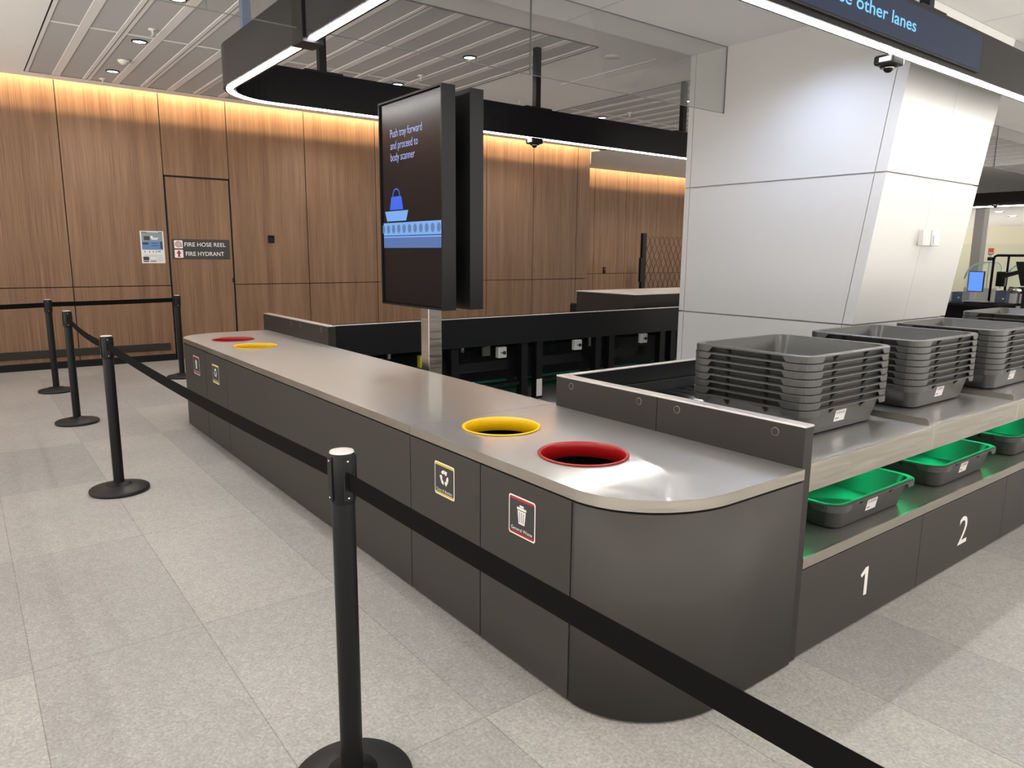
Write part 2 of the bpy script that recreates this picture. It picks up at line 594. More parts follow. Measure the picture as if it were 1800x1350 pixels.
# ceilings
b_ = MB(); b_.box(-6.5, 18, -5.5, 2.95, ZS, ZS + 0.75)
ceil_low = b_.build('ceiling', 'ceiling', kind='structure')
# fine joints of the soffit boards
b_ = MB()
for x in (-2.6, -0.05, 2.5, 5.05, 7.6, 10.15):
    b_.box(x - 0.002, x + 0.002, -5.4, 2.95, ZS - 0.0015, ZS + 0.001)
b_.box(-6.5, 18, 0.9, 0.904, ZS - 0.0015, ZS + 0.001)
b_.build('board_joint', 'tile', ceil_low)
b_ = MB()
b_.box(-6.5, 9.0, 2.95, 9.10, ZC, ZC + 0.1)
b_.box(-9, 9.12, 9.10, 9.35, ZC, ZC + 0.012)
b_.box(9.0, 34, 2.95, 9.35, ZC, ZC + 0.1)
b_.box(9.12, 34, 9.35, 11.66, ZC, ZC + 0.02)
b_.box(-9, 34, 9.0, 13, ZC + 0.55, ZC + 0.65)
b_.box(-9, 9.0, 9.0, 9.1, ZC + 0.1, ZC + 0.55)
ceil_hi = b_.build('ceiling', 'ceiling', kind='structure')


def field(x0, x1, y0, y1, crosses):
    p = 0.3220; sw = 0.082
    t = MB(); s = MB(); d = MB()
    zz = ZC
    t.box(x0, x1, y0, y1, zz - 0.006, zz)
    n = int(round((x1 - x0) / p))
    for i in range(n + 1):
        x = x0 + i * p
        a = max(x - sw / 2, x0); c = min(x + sw / 2, x1)
        if c - a < 0.01:
            continue
        s.box(a, c, y0, y1, zz - 0.012, zz - 0.005)
        if i % 2 == 0:
            d.box(x - 0.004, x + 0.004, y0, y1, zz - 0.0135, zz - 0.011)
    for y in crosses:
        s.box(x0, x1, y - 0.017, y + 0.017, zz - 0.0105, zz - 0.005)
    for yy in (y0, y1):
        d.box(x0, x1, yy - 0.004, yy + 0.004, zz - 0.0135, zz - 0.005)
    d.box(x0 - 0.004, x0 + 0.004, y0, y1, zz - 0.0135, zz - 0.005)
    d.box(x1 - 0.004, x1 + 0.004, y0, y1, zz - 0.0135, zz - 0.005)
    t.build('perforated_tile', 'tile', ceil_hi)
    s.build('ceiling_rail', 'strip', ceil_hi)
    d.build('joint_line', 'line', ceil_hi)


field(-0.68, 3.89, 4.02, 9.03, (6.61,))
field(5.74, 10.25, 4.02, 9.03, (6.55,))
field(11.9, 18.0, 3.4, 9.03, (5.0, 6.55))
field(-7.5, -2.6, 4.02, 9.03, (6.61,))
# linear slot diffuser and blank disc in the plain ceiling
b_ = MB(); b_.box(4.70, 4.74, 3.95, 5.52, ZC - 0.004, ZC)
b_.box(4.69, 4.70, 3.95, 5.52, ZC - 0.006, ZC, m='strip'); b_.mats.insert(0, 'black_matt') if False else None
b_.build('slot_diffuser', 'black_matt', ceil_hi)

# warm cove strips (light fittings of the wall slot)
b_ = MB(); b_.box(-8.5, 8.95, 9.225, 9.24, ZC + 0.28, ZC + 0.32)
tag(b_.build('cove_light', 'led_warm'), 'warm light strip hidden above the long timber wall', 'light')
b_ = MB(); b_.box(9.15, 18.3, 11.545, 11.56, ZC + 0.28, ZC + 0.32)
b_.box(9.06, 9.075, 9.75, 11.5, ZC + 0.28, ZC + 0.32)
tag(b_.build('cove_light', 'led_warm'), 'warm light strip hidden above the set-back timber wall by the lattice gate', 'light')

# timber walls
JX = [-6.3, -5.1, -3.9, -2.7, -1.52, -0.341, 0.867, 1.756, 2.919, 4.12, 5.24, 6.38, 7.49, 8.63, 8.97]
w = MB()
G = 0.0055
for i in range(len(JX) - 1):
    a, c = JX[i] + G, JX[i + 1] - G
    if abs(JX[i] - 0.867) < 1e-3:
        w.box(a, c, YW, YW + 0.03, 2.60, 4.2, 0.0015, 1)
        continue
    w.box(a, c, YW, YW + 0.03, 0.0, 1.07 - G, 0.0015, 1)
    w.box(a, c, YW, YW + 0.03, 1.07 + G, 4.2, 0.0015, 1)
back = w.build('wall_back', 'wood', kind='structure')
b_ = MB(); b_.box(-9, 8.93, YW + 0.031, YW + 0.2, 0, 3.97)
b_.build('joint_backing', 'gap', back)
b_ = MB(); b_.box(8.93, 8.97, YW + 0.031, 11.83, 0, 3.97)
b_.build('wall_return', 'wood', back)
J2 = [8.97, 10.2, 11.35, 12.478, 13.655, 14.83, 16.0, 17.2, 18.4]
w = MB()
for i in range(len(J2) - 1):
    a, c = J2[i] + G, J2[i + 1] - G
    w.box(a, c, 11.83, 11.86, 0.0, 1.09 - G, 0.0015, 1)
    w.box(a, c, 11.83, 11.86, 1.09 + G, 4.2, 0.0015, 1)
wr = w.build('wall_right', 'wood', kind='structure')
b_ = MB(); b_.box(8.9, 18.4, 11.861, 12.0, 0, 4.2)
b_.build('joint_backing', 'gap', wr)
# white end piece of the cove
b_ = MB(); b_.box(8.972, 9.10, 9.62, 9.66, 3.40, 3.97)
b_.build('cove_end_piece', 'white_plastic', wr)

# skirting and crash rail
b_ = MB(); b_.box(-9, 0.86, YW - 0.015, YW - 0.0005, 0.0, 0.093); b_.box(1.765, 8.97, YW - 0.015, YW - 0.0005, 0.0, 0.093)
b_.build('baseboard_back', 'black', kind='structure')
b_ = MB(); b_.box(-9, 0.80, YW - 0.022, YW - 0.0005, 0.155, 0.255, 0.004); b_.box(1.80, 8.97, YW - 0.022, YW - 0.0005, 0.155, 0.255, 0.004)
b_.build('trim_1', 'laminate_dark', kind='structure')

# service door
b_ = MB()
b_.box(0.867, 0.884, YW - 0.003, YW + 0.05, 0, 2.60); b_.box(1.739, 1.756, YW - 0.003, YW + 0.05, 0, 2.60)
b_.box(0.867, 1.756, YW - 0.003, YW + 0.05, 2.575, 2.597)
dr = b_.build('door_1', 'black', kind='structure')
b_ = MB(); b_.box(0.884, 1.739, YW + 0.001, YW + 0.045, 0.008, 2.575, 0.0015, 1)
b_.build('door_leaf', 'wood', dr)
b_ = MB(); b_.box(1.722, 1.738, YW - 0.006, YW + 0.0, 1.10, 1.17, 0.002)
b_.build('door_lock', 'black', dr)

# column with a canted near face
CX0, CX1, CY1 = 4.08, 5.76, 2.97


def yn(z):
    return 1.21 - 0.129 * (z - 1.02)


cl = thing('column', 'big white clad column with a leaning front face, behind the stacked trays', 'column', (4.9, 2.1, 0))
core = MB()
core.slab([(CX0 + 0.03, yn(0) + 0.03, 0), (CX0 + 0.03, CY1 - 0.03, 0), (CX0 + 0.03, CY1 - 0.03, ZS), (CX0 + 0.03, yn(ZS) + 0.03, ZS)], (CX1 - CX0 - 0.06, 0, 0))
core.build('column_core', 'column_core', cl)
tiers = [(0.0, 1.014), (1.026, 2.184), (2.196, ZS)]
T = 0.024
for z0, z1 in tiers:
    def side(x, dx, ya0, ya1, yb):
        mb = MB()
        mb.slab([(x, ya0, z0), (x, yb, z0), (x, yb, z1), (x, ya1, z1)], (dx, 0, 0))
        return mb
    gg = 0.003
    side(CX0, T, yn(z0) + 0.09 + gg, yn(z1) + 0.09 + gg, CY1 - 0.06 - gg).build('cladding_panel', 'column', cl)
    mb = MB(); mb.box(CX0, CX0 + T, CY1 - 0.06 + gg, CY1, z0, z1); mb.build('cladding_panel', 'column', cl)
    mb = MB(); mb.slab([(CX0, yn(z0), z0), (CX0, yn(z0) + 0.09 - gg, z0), (CX0, yn(z1) + 0.09 - gg, z1), (CX0, yn(z1), z1)], (T, 0, 0)); mb.build('cladding_panel', 'column', cl)
    for xa, xb in ((CX0 + T, 4.93 - gg / 2), (4.93 + gg / 2, CX1)):
        mb = MB(); mb.slab([(xa, yn(z0), z0), (xb, yn(z0), z0), (xb, yn(z1), z1), (xa, yn(z1), z1)], (0, T, 0)); mb.build('cladding_panel', 'column', cl)
    side(CX1 - T, T, yn(z0) + T, yn(z1) + T, CY1).build('cladding_panel', 'column', cl)
    mb = MB(); mb.box(CX0 + T, CX1 - T, CY1 - T, CY1, z0, z1); mb.build('cladding_panel', 'column', cl)

for i, (x0, x1, lab) in enumerate(((4.845, 4.975, 'small white wall box on the white column, left of the pair'), (5.005, 5.15, 'small white wall box with printed strip on the white column, right of the pair'))):
    zc = 1.72; yy = yn(zc)
    t = thing('call_box', lab, 'wall box', ((x0 + x1) / 2, yy - 0.003, zc))
    b_ = MB(); b_.box(x0, x1, yy - 0.045, yy + 0.004, zc - 0.066, zc + 0.066, 0.006); b_.build('housing', 'white_plastic', t)
    b_ = MB(); b_.box(x0 + 0.012, x0 + 0.03, yy - 0.0465, yy - 0.0448, zc - 0.055, zc + 0.02); b_.build('printed_strip', 'print_grey' if i else 'grey_plastic', t)

# ---------------------------------------------------------------- ceiling fittings
def downlight(x, y, z, lab, r=0.075):
    t = thing('downlight', lab, 'downlight', (x, y, z), 'recessed downlights in the ceiling')
    b_ = MB(); b_.lathe([(r * 0.80, -0.016), (r * 0.84, -0.019), (r, -0.016), (r, -0.006)], 32, (x, y, z)); b_.build('trim_ring', 'black', t)
    b_ = MB(); b_.lathe([(0.0, -0.0135), (r * 0.80, -0.0135)], 32, (x, y, z)); b_.build('lens', 'lamp', t)
    return t


dls = {0: 'round downlight at the top photo edge, left of the black ring',
       1: 'round downlight in the left ceiling panels, middle of the row of three',
       2: 'round downlight in the left ceiling panels, closest to the timber wall',
       3: 'round downlight in the middle of the ceiling panels, up and right of the screen totem',
       4: 'round downlight above the left edge of the screen totem',
       5: 'round downlight in the far ceiling panels beside the column edge',
       6: 'round downlight in the far ceiling panels above the black ring, left of the column'}
for i in (5,):
    pass
order = [0, 1, 2, 3, 4]
for i in order:
    downlight(VISIBLE_DL[i][0], VISIBLE_DL[i][1], ZC, dls[i])
downlight(6.62, 5.13, ZC, dls[5]); downlight(6.59, 6.73, ZC, dls[6])


def sprinkler(x, y, lab, z=ZC):
    t = thing('sprinkler_head', lab, 'sprinkler', (x, y, z), 'sprinkler heads in the ceiling')
    b_ = MB(); b_.lathe([(0.0, -0.018), (0.036, -0.018), (0.04, -0.008)], 24, (x, y, z)); b_.build('escutcheon', 'white_plastic', t)
    b_ = MB(); b_.lathe([(0.012, -0.018), (0.010, -0.045), (0.006, -0.065), (0.024, -0.068), (0.024, -0.072), (0.0, -0.072)], 12, (x, y, z)); b_.build('nozzle', 'grey_plastic', t)


sprinkler(0.17, 6.28, 'ceiling sprinkler between the two nearest left downlights')
sprinkler(0.12, 8.88, 'ceiling sprinkler at the edge of the timber wall cove')
sprinkler(3.08, 6.21, 'ceiling sprinkler above the screen totem')
sprinkler(6.64, 6.20, 'ceiling sprinkler in the far panels left of the column')
sprinkler(4.85, 6.56, 'ceiling sprinkler in the plain strip behind the black ring strut')
t = thing('smoke_detector', 'round white smoke detector between the two left downlights', 'detector', (0.16, 7.72, ZC))
b_ = MB(); b_.lathe([(0.0, -0.06), (0.032, -0.058), (0.036, -0.045)], 24, (0.16, 7.72, ZC)); b_.build('sensor', 'grey_plastic', t)
b_ = MB(); b_.lathe([(0.036, -0.045), (0.055, -0.035), (0.062, -0.012)], 24, (0.16, 7.72, ZC)); b_.build('base', 'white_plastic', t)
b_ = MB(); b_.lathe([(0.0, -0.010), (0.085, -0.010), (0.088, 0.0)], 32, (4.27, 4.20, ZC))
tag(b_.build('blank_disc', 'strip'), 'plain round blanking disc in the white ceiling behind the glass', 'ceiling disc')

# ---------------------------------------------------------------- black ring frame with led
def arc(cx, cy, r, a0, a1, n=12):
    return [(cx + r * math.cos(math.radians(a0 + (a1 - a0) * i / n)), cy + r * math.sin(math.radians(a0 + (a1 - a0) * i / n))) for i in range(n + 1)]


RX, RY0, RY1, RR = 0.19, 0.55, 4.44, 0.44
path = [(6.6, RY0)] + [(RX + RR + 0.02, RY0)] + arc(RX + RR, RY0 + RR, RR, 270, 180) + arc(RX + RR, RY1 - RR, RR, 180, 90) + [(8.2, RY1)]
ring = thing('light_ring', 'suspended black ring frame with a white light strip along its underside', 'light frame', (2.5, 2.5, 2.75))
zb, zt = 2.752, 3.045
b_ = MB(); b_.sweep(path, [(-0.045, zb), (-0.045, zt), (0.045, zt), (0.045, zb)]); o = b_.build('beam', 'black_gloss', ring)
b_ = MB(); b_.sweep(path, [(-0.023, zb - 0.004), (-0.023, zb), (0.023, zb), (0.023, zb - 0.004)]); b_.build('light_strip', 'led', ring)
for sx, sy, z1 in ((1.078, RY1, ZC), (3.425, RY1, ZC), (5.75, RY1, ZC), (3.36, RY0 + 0.01, ZS)):
    b_ = MB(); b_.box(sx - 0.032, sx + 0.032, sy - 0.032, sy + 0.032, zt, z1, 0.003)
    st = b_.build('strut', 'black', ring)
    b_ = MB(); b_.box(sx - 0.17, sx + 0.17, sy - 0.05, sy + 0.05, zt, zt + 0.012); b_.build('mounting_plate', 'black', st)
b_ = MB(); b_.box(0.16, 0.22, 3.60, 3.66, zt, ZC, 0.003); b_.build('strut', 'blue_strut', ring, label='blue-grey metal strut')
b_ = MB(); b_.box(0.132, 0.26, 2.49, 2.65, zb - 0.022, ZS, 0.003); b_.build('glass_bracket', 'black', ring)

t = thing('lane_sign', 'long navy display sign on the black frame reading Please use other lanes', 'sign', (2.6, 0.50, 2.79))
b_ = MB(); b_.box(1.0, 4.055, 0.490, 0.5045, 2.783, 3.022, 0.002); b_.build('sign_frame', 'black', t)
b_ = MB(); b_.box(1.02, 4.035, 0.4885, 0.4898, 2.795, 3.010); b_.build('display', 'sign_navy', t)
text('sign_text', 'Please use other lanes', 'sign_text', t, (1.735, 0.4884, 2.866), (1, 0, 0), (0, 0, 1), 1.365, 0.068, 0.001, bold=0.012)


def dome_cam(x, y, z, lab):
    t = thing('dome_camera', lab, 'security camera', (x, y, z))
    b_ = MB(); b_.box(x - 0.075, x + 0.075, y - 0.06, y + 0.06, z - 0.058, z, 0.016, 3); b_.build('housing', 'black', t)
    b_ = MB(); b_.lathe([(0.052, -0.056), (0.046, -0.068), (0.0, -0.068)], 28, (x, y, z)); b_.build('lower_collar', 'black_gloss', t)
    b_ = MB(); b_.lathe([(0.030, -0.066), (0.027, -0.080), (0.016, -0.092), (0.0, -0.096)], 24, (x, y, z)); b_.build('lens_dome', 'black_gloss', t)
    b_ = MB(); b_.lathe([(0.033, -0.068), (0.033, -0.071), (0.029, -0.071)], 24, (x, y, z)); b_.build('bezel', 'chrome', t)
    b_ = MB(); b_.box(x - 0.0765, x - 0.0748, y - 0.045, y + 0.022, z - 0.042, z - 0.018); b_.build('sticker', 'grey_plastic', t)


dome_cam(3.04, 0.60, zb - 0.005, 'black dome camera under the lane sign in front of the white column')
dome_cam(3.39, RY1 - 0.02, zb - 0.005, 'black dome camera under the back of the ring, right of the screen totem')

# glass baffles
def baffle(x0, x1, y, lab):
    t = thing('glass_baffle', lab, 'glass panel', (x0, y, 2.815), 'clear glass baffles hanging from the soffit')
    b_ = MB(); b_.box(x0 + 0.004, x1 - 0.004, y - 0.005, y + 0.005, 2.819, ZS); b_.build('pane', 'glass', t)
    b_ = MB()
    b_.box(x0 + 0.003, x1 - 0.003, y - 0.0052, y + 0.0052, 2.8165, 2.819)
    b_.box(x0 + 0.001, x0 + 0.004, y - 0.0052, y + 0.0052, 2.8155, ZS)
    b_.box(x1 - 0.004, x1 - 0.001, y - 0.0052, y + 0.0052, 2.8155, ZS)
    b_.box(x0 + 0.003, x1 - 0.003, y - 0.006, y + 0.006, ZS - 0.003, ZS - 0.0005)
    b_.build('pane_edge', 'glass_edge', t)


GY = 2.57
baffle(-2.85, -0.361, GY, 'clear glass baffle farthest left, cut by the top photo edge')
baffle(-0.361, 1.846, GY, 'clear glass baffle crossing the black ring at top left')
baffle(1.846, CX0, GY, 'clear glass baffle between the ring strut and the column')
baffle(7.9, 10.22, GY, 'clear glass baffle right of the column, left of its joint')
baffle(10.22, 12.5, GY, 'clear glass baffle right of the column, right of its joint')

# ---------------------------------------------------------------- counter
H = 0.787; HL = 0.747
XB = 0.858          # back edge of the worktop
YN, YF = -0.340, 5.50
RC = 0.355
YS1, YS2 = 1.094, 3.93      # worktop seams


def arc2(cx, cy, rx, ry, a0, a1, n=36):
    return [(cx + rx * math.cos(math.radians(a0 + (a1 - a0) * i / n)), cy + ry * math.sin(math.radians(a0 + (a1 - a0) * i / n))) for i in range(n + 1)]


near_arc = arc2(0.40, -0.0035, 0.40, 0.3365, 180, 270)
far_arc = arc2(0.40, 5.155, 0.40, 0.345, 90, 180)


def cut_holes(o, holes):
    for cx, cy in holes:
        c = MB(); c.lathe([(0.168, H - 0.2), (0.168, H + 0.2)], 64, (cx, cy, 0), caps=True)
        bmesh.ops.recalc_face_normals(c.bm, faces=c.bm.faces)
        me = bpy.data.meshes.new('cut'); c.bm.to_mesh(me); c.bm.free()
        co = bpy.data.objects.new('cut', me); COL.objects.link(co)
        md = o.modifiers.new('b', 'BOOLEAN'); md.object = co; md.operation = 'DIFFERENCE'; md.solver = 'EXACT'
        bpy.context.view_layer.update()
        dg = bpy.context.evaluated_depsgraph_get()
        nm = bpy.data.meshes.new_from_object(o.evaluated_get(dg))
        o.modifiers.clear()
        o.data = nm
        bpy.data.objects.remove(co)


def bin_ring(parent, cx, cy, m, nm, lab):
    b_ = MB()
    b_.lathe([(0.166, 0.0005), (0.177, 0.0005), (0.178, 0.004), (0.174, 0.007), (0.167, 0.006), (0.163, 0.0), (0.159, -0.055), (0.162, -0.056), (0.1665, -0.004)], 72, (cx, cy, H))
    bmesh.ops.remove_doubles(b_.bm, verts=b_.bm.verts, dist=1e-6)
    r = b_.build(nm, m, parent, label=lab)
    return r


def steel_mat_obj(pts, name):
    b_ = MB(); b_.prism(pts, HL, H, m='steel_top')
    for f in b_.bm.faces:
        f.normal_update()
    b_._mi('steel')
    for f in b_.bm.faces:
        if abs(f.normal.z) < 0.5:
            f.material_index = 1
    return b_


BINS_N = [((0.316, 0.287), 'red', 'red bin chute ring'), ((0.322, 0.835), 'yellow', 'yellow bin chute ring')]
BINS_F = [((0.335, 4.84), 'red', 'red bin chute ring'), ((0.340, 4.27), 'yellow', 'yellow bin chute ring')]
g = 0.0012
t = thing('steel_worktop', 'near stainless worktop section with rounded corner and large red and yellow bin holes', 'worktop', (0.43, 0.4, HL), 'stainless worktop sections of the long counter')
o = steel_mat_obj(near_arc + [(0.8345, YN), (0.8345, 1.0545), (XB, 1.0545), (XB, YS1 - g), (0, YS1 - g)], 'w').build('top_sheet', 'steel_top', t)
cut_holes(o, [q[0] for q in BINS_N])
for c, m, lab in BINS_N:
    bin_ring(t, c[0], c[1], m, 'bin_ring', lab)
t = thing('steel_worktop', 'long plain middle stainless worktop section in front of the screen totem', 'worktop', (0.43, 2.5, HL), 'stainless worktop sections of the long counter')
steel_mat_obj([(0, YS1 + g), (XB, YS1 + g), (XB, YS2 - g), (0, YS2 - g)], 'w').build('top_sheet', 'steel_top', t)
t = thing('steel_worktop', 'far stainless worktop section with small-looking red and yellow bin holes', 'worktop', (0.43, 4.7, HL), 'stainless worktop sections of the long counter')
o = steel_mat_obj([(0, YS2 + g), (XB, YS2 + g), (XB, YF)] + far_arc, 'w').build('top_sheet', 'steel_top', t)
cut_holes(o, [q[0] for q in BINS_F])
for c, m, lab in BINS_F:
    bin_ring(t, c[0], c[1], m, 'bin_ring', lab)


def panel_label(parent, ya, yb, z0, z1, kind, x=-0.0002):
    """plate on the face x = 0, read from -X; ya is its left edge (larger y)"""
    X = Vector((0, -1, 0)); Y = Vector((0, 0, 1))
    w_, h_ = ya - yb, z1 - z0
    O = Vector((x, ya, z0))
    band = 'print_yellow' if kind == 'cans' else 'print_red'
    s = MB()
    poly2d(s, rrect(w_, h_, 0.011), O, X, Y, 0.0004, 'white')
    k_ = 0.0055
    inner = [(k_ + a * (w_ - 2 * k_) / w_, k_ + c * (h_ - 2 * k_) / h_) for a, c in rrect(w_, h_, 0.009)]
    poly2d(s, inner, O, X, Y, 0.0008, band)
    poly2d(s, [(k_, h_ * 0.10), (w_ - k_, h_ * 0.10), (w_ - k_, h_ * 0.90), (k_, h_ * 0.90)], O, X, Y, 0.0012, 'print_dark')
    if kind == 'cans':
        cx, cy, R0 = w_ / 2, h_ * 0.575, h_ * 0.235
        for a0 in (90, 210, 330):
            for q in (-1, 1):
                # two blades of each chasing arrow
                pass
            def P_(r, a):
                return (cx + r * math.cos(math.radians(a)) * 0.98, cy + r * math.sin(math.radians(a)))
            poly2d(s, [P_(R0 * .98, a0 + 30), P_(R0 * .98, a0 + 5), P_(R0 * .48, a0 + 4), P_(R0 * .60, a0 + 46), P_(R0 * .93, a0 + 52)], O, X, Y, 0.0016, 'white')
            poly2d(s, [P_(R0 * .98, a0 + 1), P_(R0 * .98, a0 - 26), P_(R0 * 1.12, a0 - 36), P_(R0 * .70, a0 - 52), P_(R0 * .40, a0 - 34), P_(R0 * .56, a0 - 28), P_(R0 * .50, a0 - 2)], O, X, Y, 0.0016, 'white')
    else:
        cx, cy = w_ / 2, h_ * 0.56
        u = h_ * 0.01
        poly2d(s, [(cx - 8 * u, cy + 19 * u), (cx + 8 * u, cy + 19 * u), (cx + 8 * u, cy + 24 * u), (cx - 8 * u, cy + 24 * u)], O, X, Y, 0.0016, 'white')
        poly2d(s, [(cx - 18 * u, cy + 12 * u), (cx + 18 * u, cy + 12 * u), (cx + 18 * u, cy + 18 * u), (cx - 18 * u, cy + 18 * u)], O, X, Y, 0.0016, 'white')
        poly2d(s, [(cx - 11.5 * u, cy - 24 * u), (cx + 11.5 * u, cy - 24 * u), (cx + 16 * u, cy + 10 * u), (cx - 16 * u, cy + 10 * u)], O, X, Y, 0.0016, 'white')
        for q in (-6.5, 0, 6.5):
            poly2d(s, [(cx + (q - .9) * u, cy - 20 * u), (cx + (q + .9) * u, cy - 20 * u), (cx + (q * 1.2 + .9) * u, cy + 7 * u), (cx + (q * 1.2 - .9) * u, cy + 7 * u)], O, X, Y, 0.0020, 'print_dark')
    pl = s.build('label_plate', 'white', parent)
    word = 'Cans & Bottles' if kind == 'cans' else 'General Waste'
    text('label_text', word, 'white', pl, O + X * (w_ * 0.10) + Y * (h_ * 0.13), X, Y, w_ * 0.80, h_ * 0.085, 0.0016)


def cabinet(name, lab, y0, y1, kind=None, plate=None, extra=None, low=False):
    t = thing(name, lab, 'cabinet', (0.4, (y0 + y1) / 2, 0), 'charcoal cabinets under the steel counter')
    b_ = MB(); b_.box(0.024, 0.80, y0 + 0.002, y1 - 0.002, 0.0, 0.50 if plate else HL - 0.012)
    if plate:
        b_.box(0.0205, 0.024, y0 + 0.001, y1 - 0.001, 0.5, HL - 0.012)
        b_.box(0.80, 0.803, y0 + 0.001, y1 - 0.001, 0.5, HL - 0.012)
    b_.build('carcass', 'gap', t)
    b_ = MB(); b_.box(0.0, 0.020, y0 + 0.003, y1 - 0.003, 0.010, HL - 0.008, 0.0012, 1); d = b_.build('door', 'laminate', t)
    if plate:
        for q in plate:
            panel_label(t, *q)
    return t


XG = 0.836
t = thing('corner_cabinet', 'charcoal cabinet with a curved corner at the near end of the counter', 'cabinet', (0.4, -0.1, 0), 'charcoal cabinets under the steel counter')
pts = near_arc + [(0.8335, YN), (0.8335, -0.002), (0.0, -0.002)]
outer = [(0.001 if x < 0.001 else x, y) for x, y in near_arc] + [(0.8335, YN)]
b_ = MB()
n_ = len(outer)
inner = []
for i, (x, y) in enumerate(outer):
    a = Vector(outer[max(i - 1, 0)]); c = Vector(outer[min(i + 1, n_ - 1)])
    tt = (c - a).normalized(); nn = Vector((-tt.y, tt.x))
    inner.append((x + nn.x * 0.02, y + nn.y * 0.02))
b_.prism(outer + inner[::-1], 0.010, HL - 0.008)
for f in b_.bm.faces:
    if len(f.verts) == 4:
        f.smooth = True
b_.build('curved_panel', 'laminate', t)
b_ = MB(); b_.prism([(x * 0.94 + 0.03, y * 0.92) for x, y in near_arc] + [(0.80, -0.31), (0.80, -0.004), (0.03, -0.004)], 0.0, HL - 0.012)
b_.build('carcass', 'gap', t)
cabinet('bin_cabinet', 'charcoal bin cabinet with the red General Waste plate, next to the curved near corner', 0.0, 0.536, plate=[(0.347, 0.190, 0.5245, 0.6765, 'waste')])
cabinet('bin_cabinet', 'charcoal bin cabinet with the large yellow Cans and Bottles plate, behind the near belt post', 0.536, 1.094, plate=[(0.8785, 0.7225, 0.531, 0.677, 'cans')])
cabinet('long_cabinet', 'long plain charcoal cabinet in the middle of the counter', 1.094, 3.92)
cabinet('bin_cabinet', 'charcoal bin cabinet with the small-looking yellow recycling plate at the far end', 3.92, 4.50, plate=[(4.302, 4.120, 0.518, 0.668, 'cans')])
t = thing('corner_cabinet', 'charcoal cabinet with the small-looking red waste plate at the far rounded end', 'cabinet', (0.4, 5.0, 0), 'charcoal cabinets under the steel counter')
outer = [(0.0, 4.5025)] + far_arc[::-1] + [(0.80, YF)]
inner = []
n_ = len(outer)
for i, (x, y) in enumerate(outer):
    a = Vector(outer[max(i - 1, 0)]); c = Vector(outer[min(i + 1, n_ - 1)])
    tt = (c - a).normalized(); nn = Vector((tt.y, -tt.x))
    inner.append((x + nn.x * 0.02, y + nn.y * 0.02))
b_ = MB(); b_.prism(outer + inner[::-1], 0.010, HL - 0.008); b_.build('curved_panel', 'laminate', t)
b_ = MB(); b_.box(0.05, 0.80, 4.504, 5.1, 0, 0.5); b_.box(0.4, 0.80, 5.1, 5.44, 0, 0.5); b_.build('carcass', 'gap', t)
panel_label(t, 4.885, 4.690, 0.513, 0.670, 'waste')

# ---------------------------------------------------------------- end guards
def plugs(t, x, pts, r=0.014):
    for (y, z) in pts:
        b_ = MB()
        b_.lathe([(r * 0.80, -0.0008), (r, -0.0008), (r, 0.0004), (r * 0.80, 0.0004)], 24, (x, y, z), axis='X')
        b_.build('round_plug', 'plug', t)


t = thing('end_guard', 'dark brown guard panel rising behind the near worktop, with four round plugs', 'guard panel', (0.865, 0.36, 0))
b_ = MB(); b_.box(0.836, 0.894, -0.328, 0.3765, 0.004, 0.9385, 0.0015, 1); b_.build('panel', 'laminate_dark', t)
b_ = MB(); b_.box(0.836, 0.894, 0.3795, 1.054, 0.004, 0.9385, 0.0015, 1); b_.build('panel', 'laminate_dark', t)
b_ = MB(); b_.box(0.8355, 0.8945, -0.3285, 1.0545, 0.9385, 0.946, 0.001, 1); b_.build('top_edging', 'edge', t)
plugs(t, 0.8355, [(0.94, 0.903), (0.484, 0.903), (0.265, 0.903), (-0.207, 0.903)], 0.017)
t = thing('end_guard', 'dark brown guard panel at the far worktop end, beside the black fascia', 'guard panel', (0.895, 4.8, 0))
b_ = MB(); b_.box(0.862, 0.93, 4.0, 5.6, 0.004, 0.940, 0.0015, 1); b_.build('panel', 'laminate_dark', t)
b_ = MB(); b_.box(0.8615, 0.9305, 3.9995, 5.6005, 0.940, 0.9465, 0.001, 1); b_.build('top_edging', 'edge', t)
plugs(t, 0.8615, [(4.14, 0.905), (4.62, 0.905), (4.85, 0.905)], 0.02)

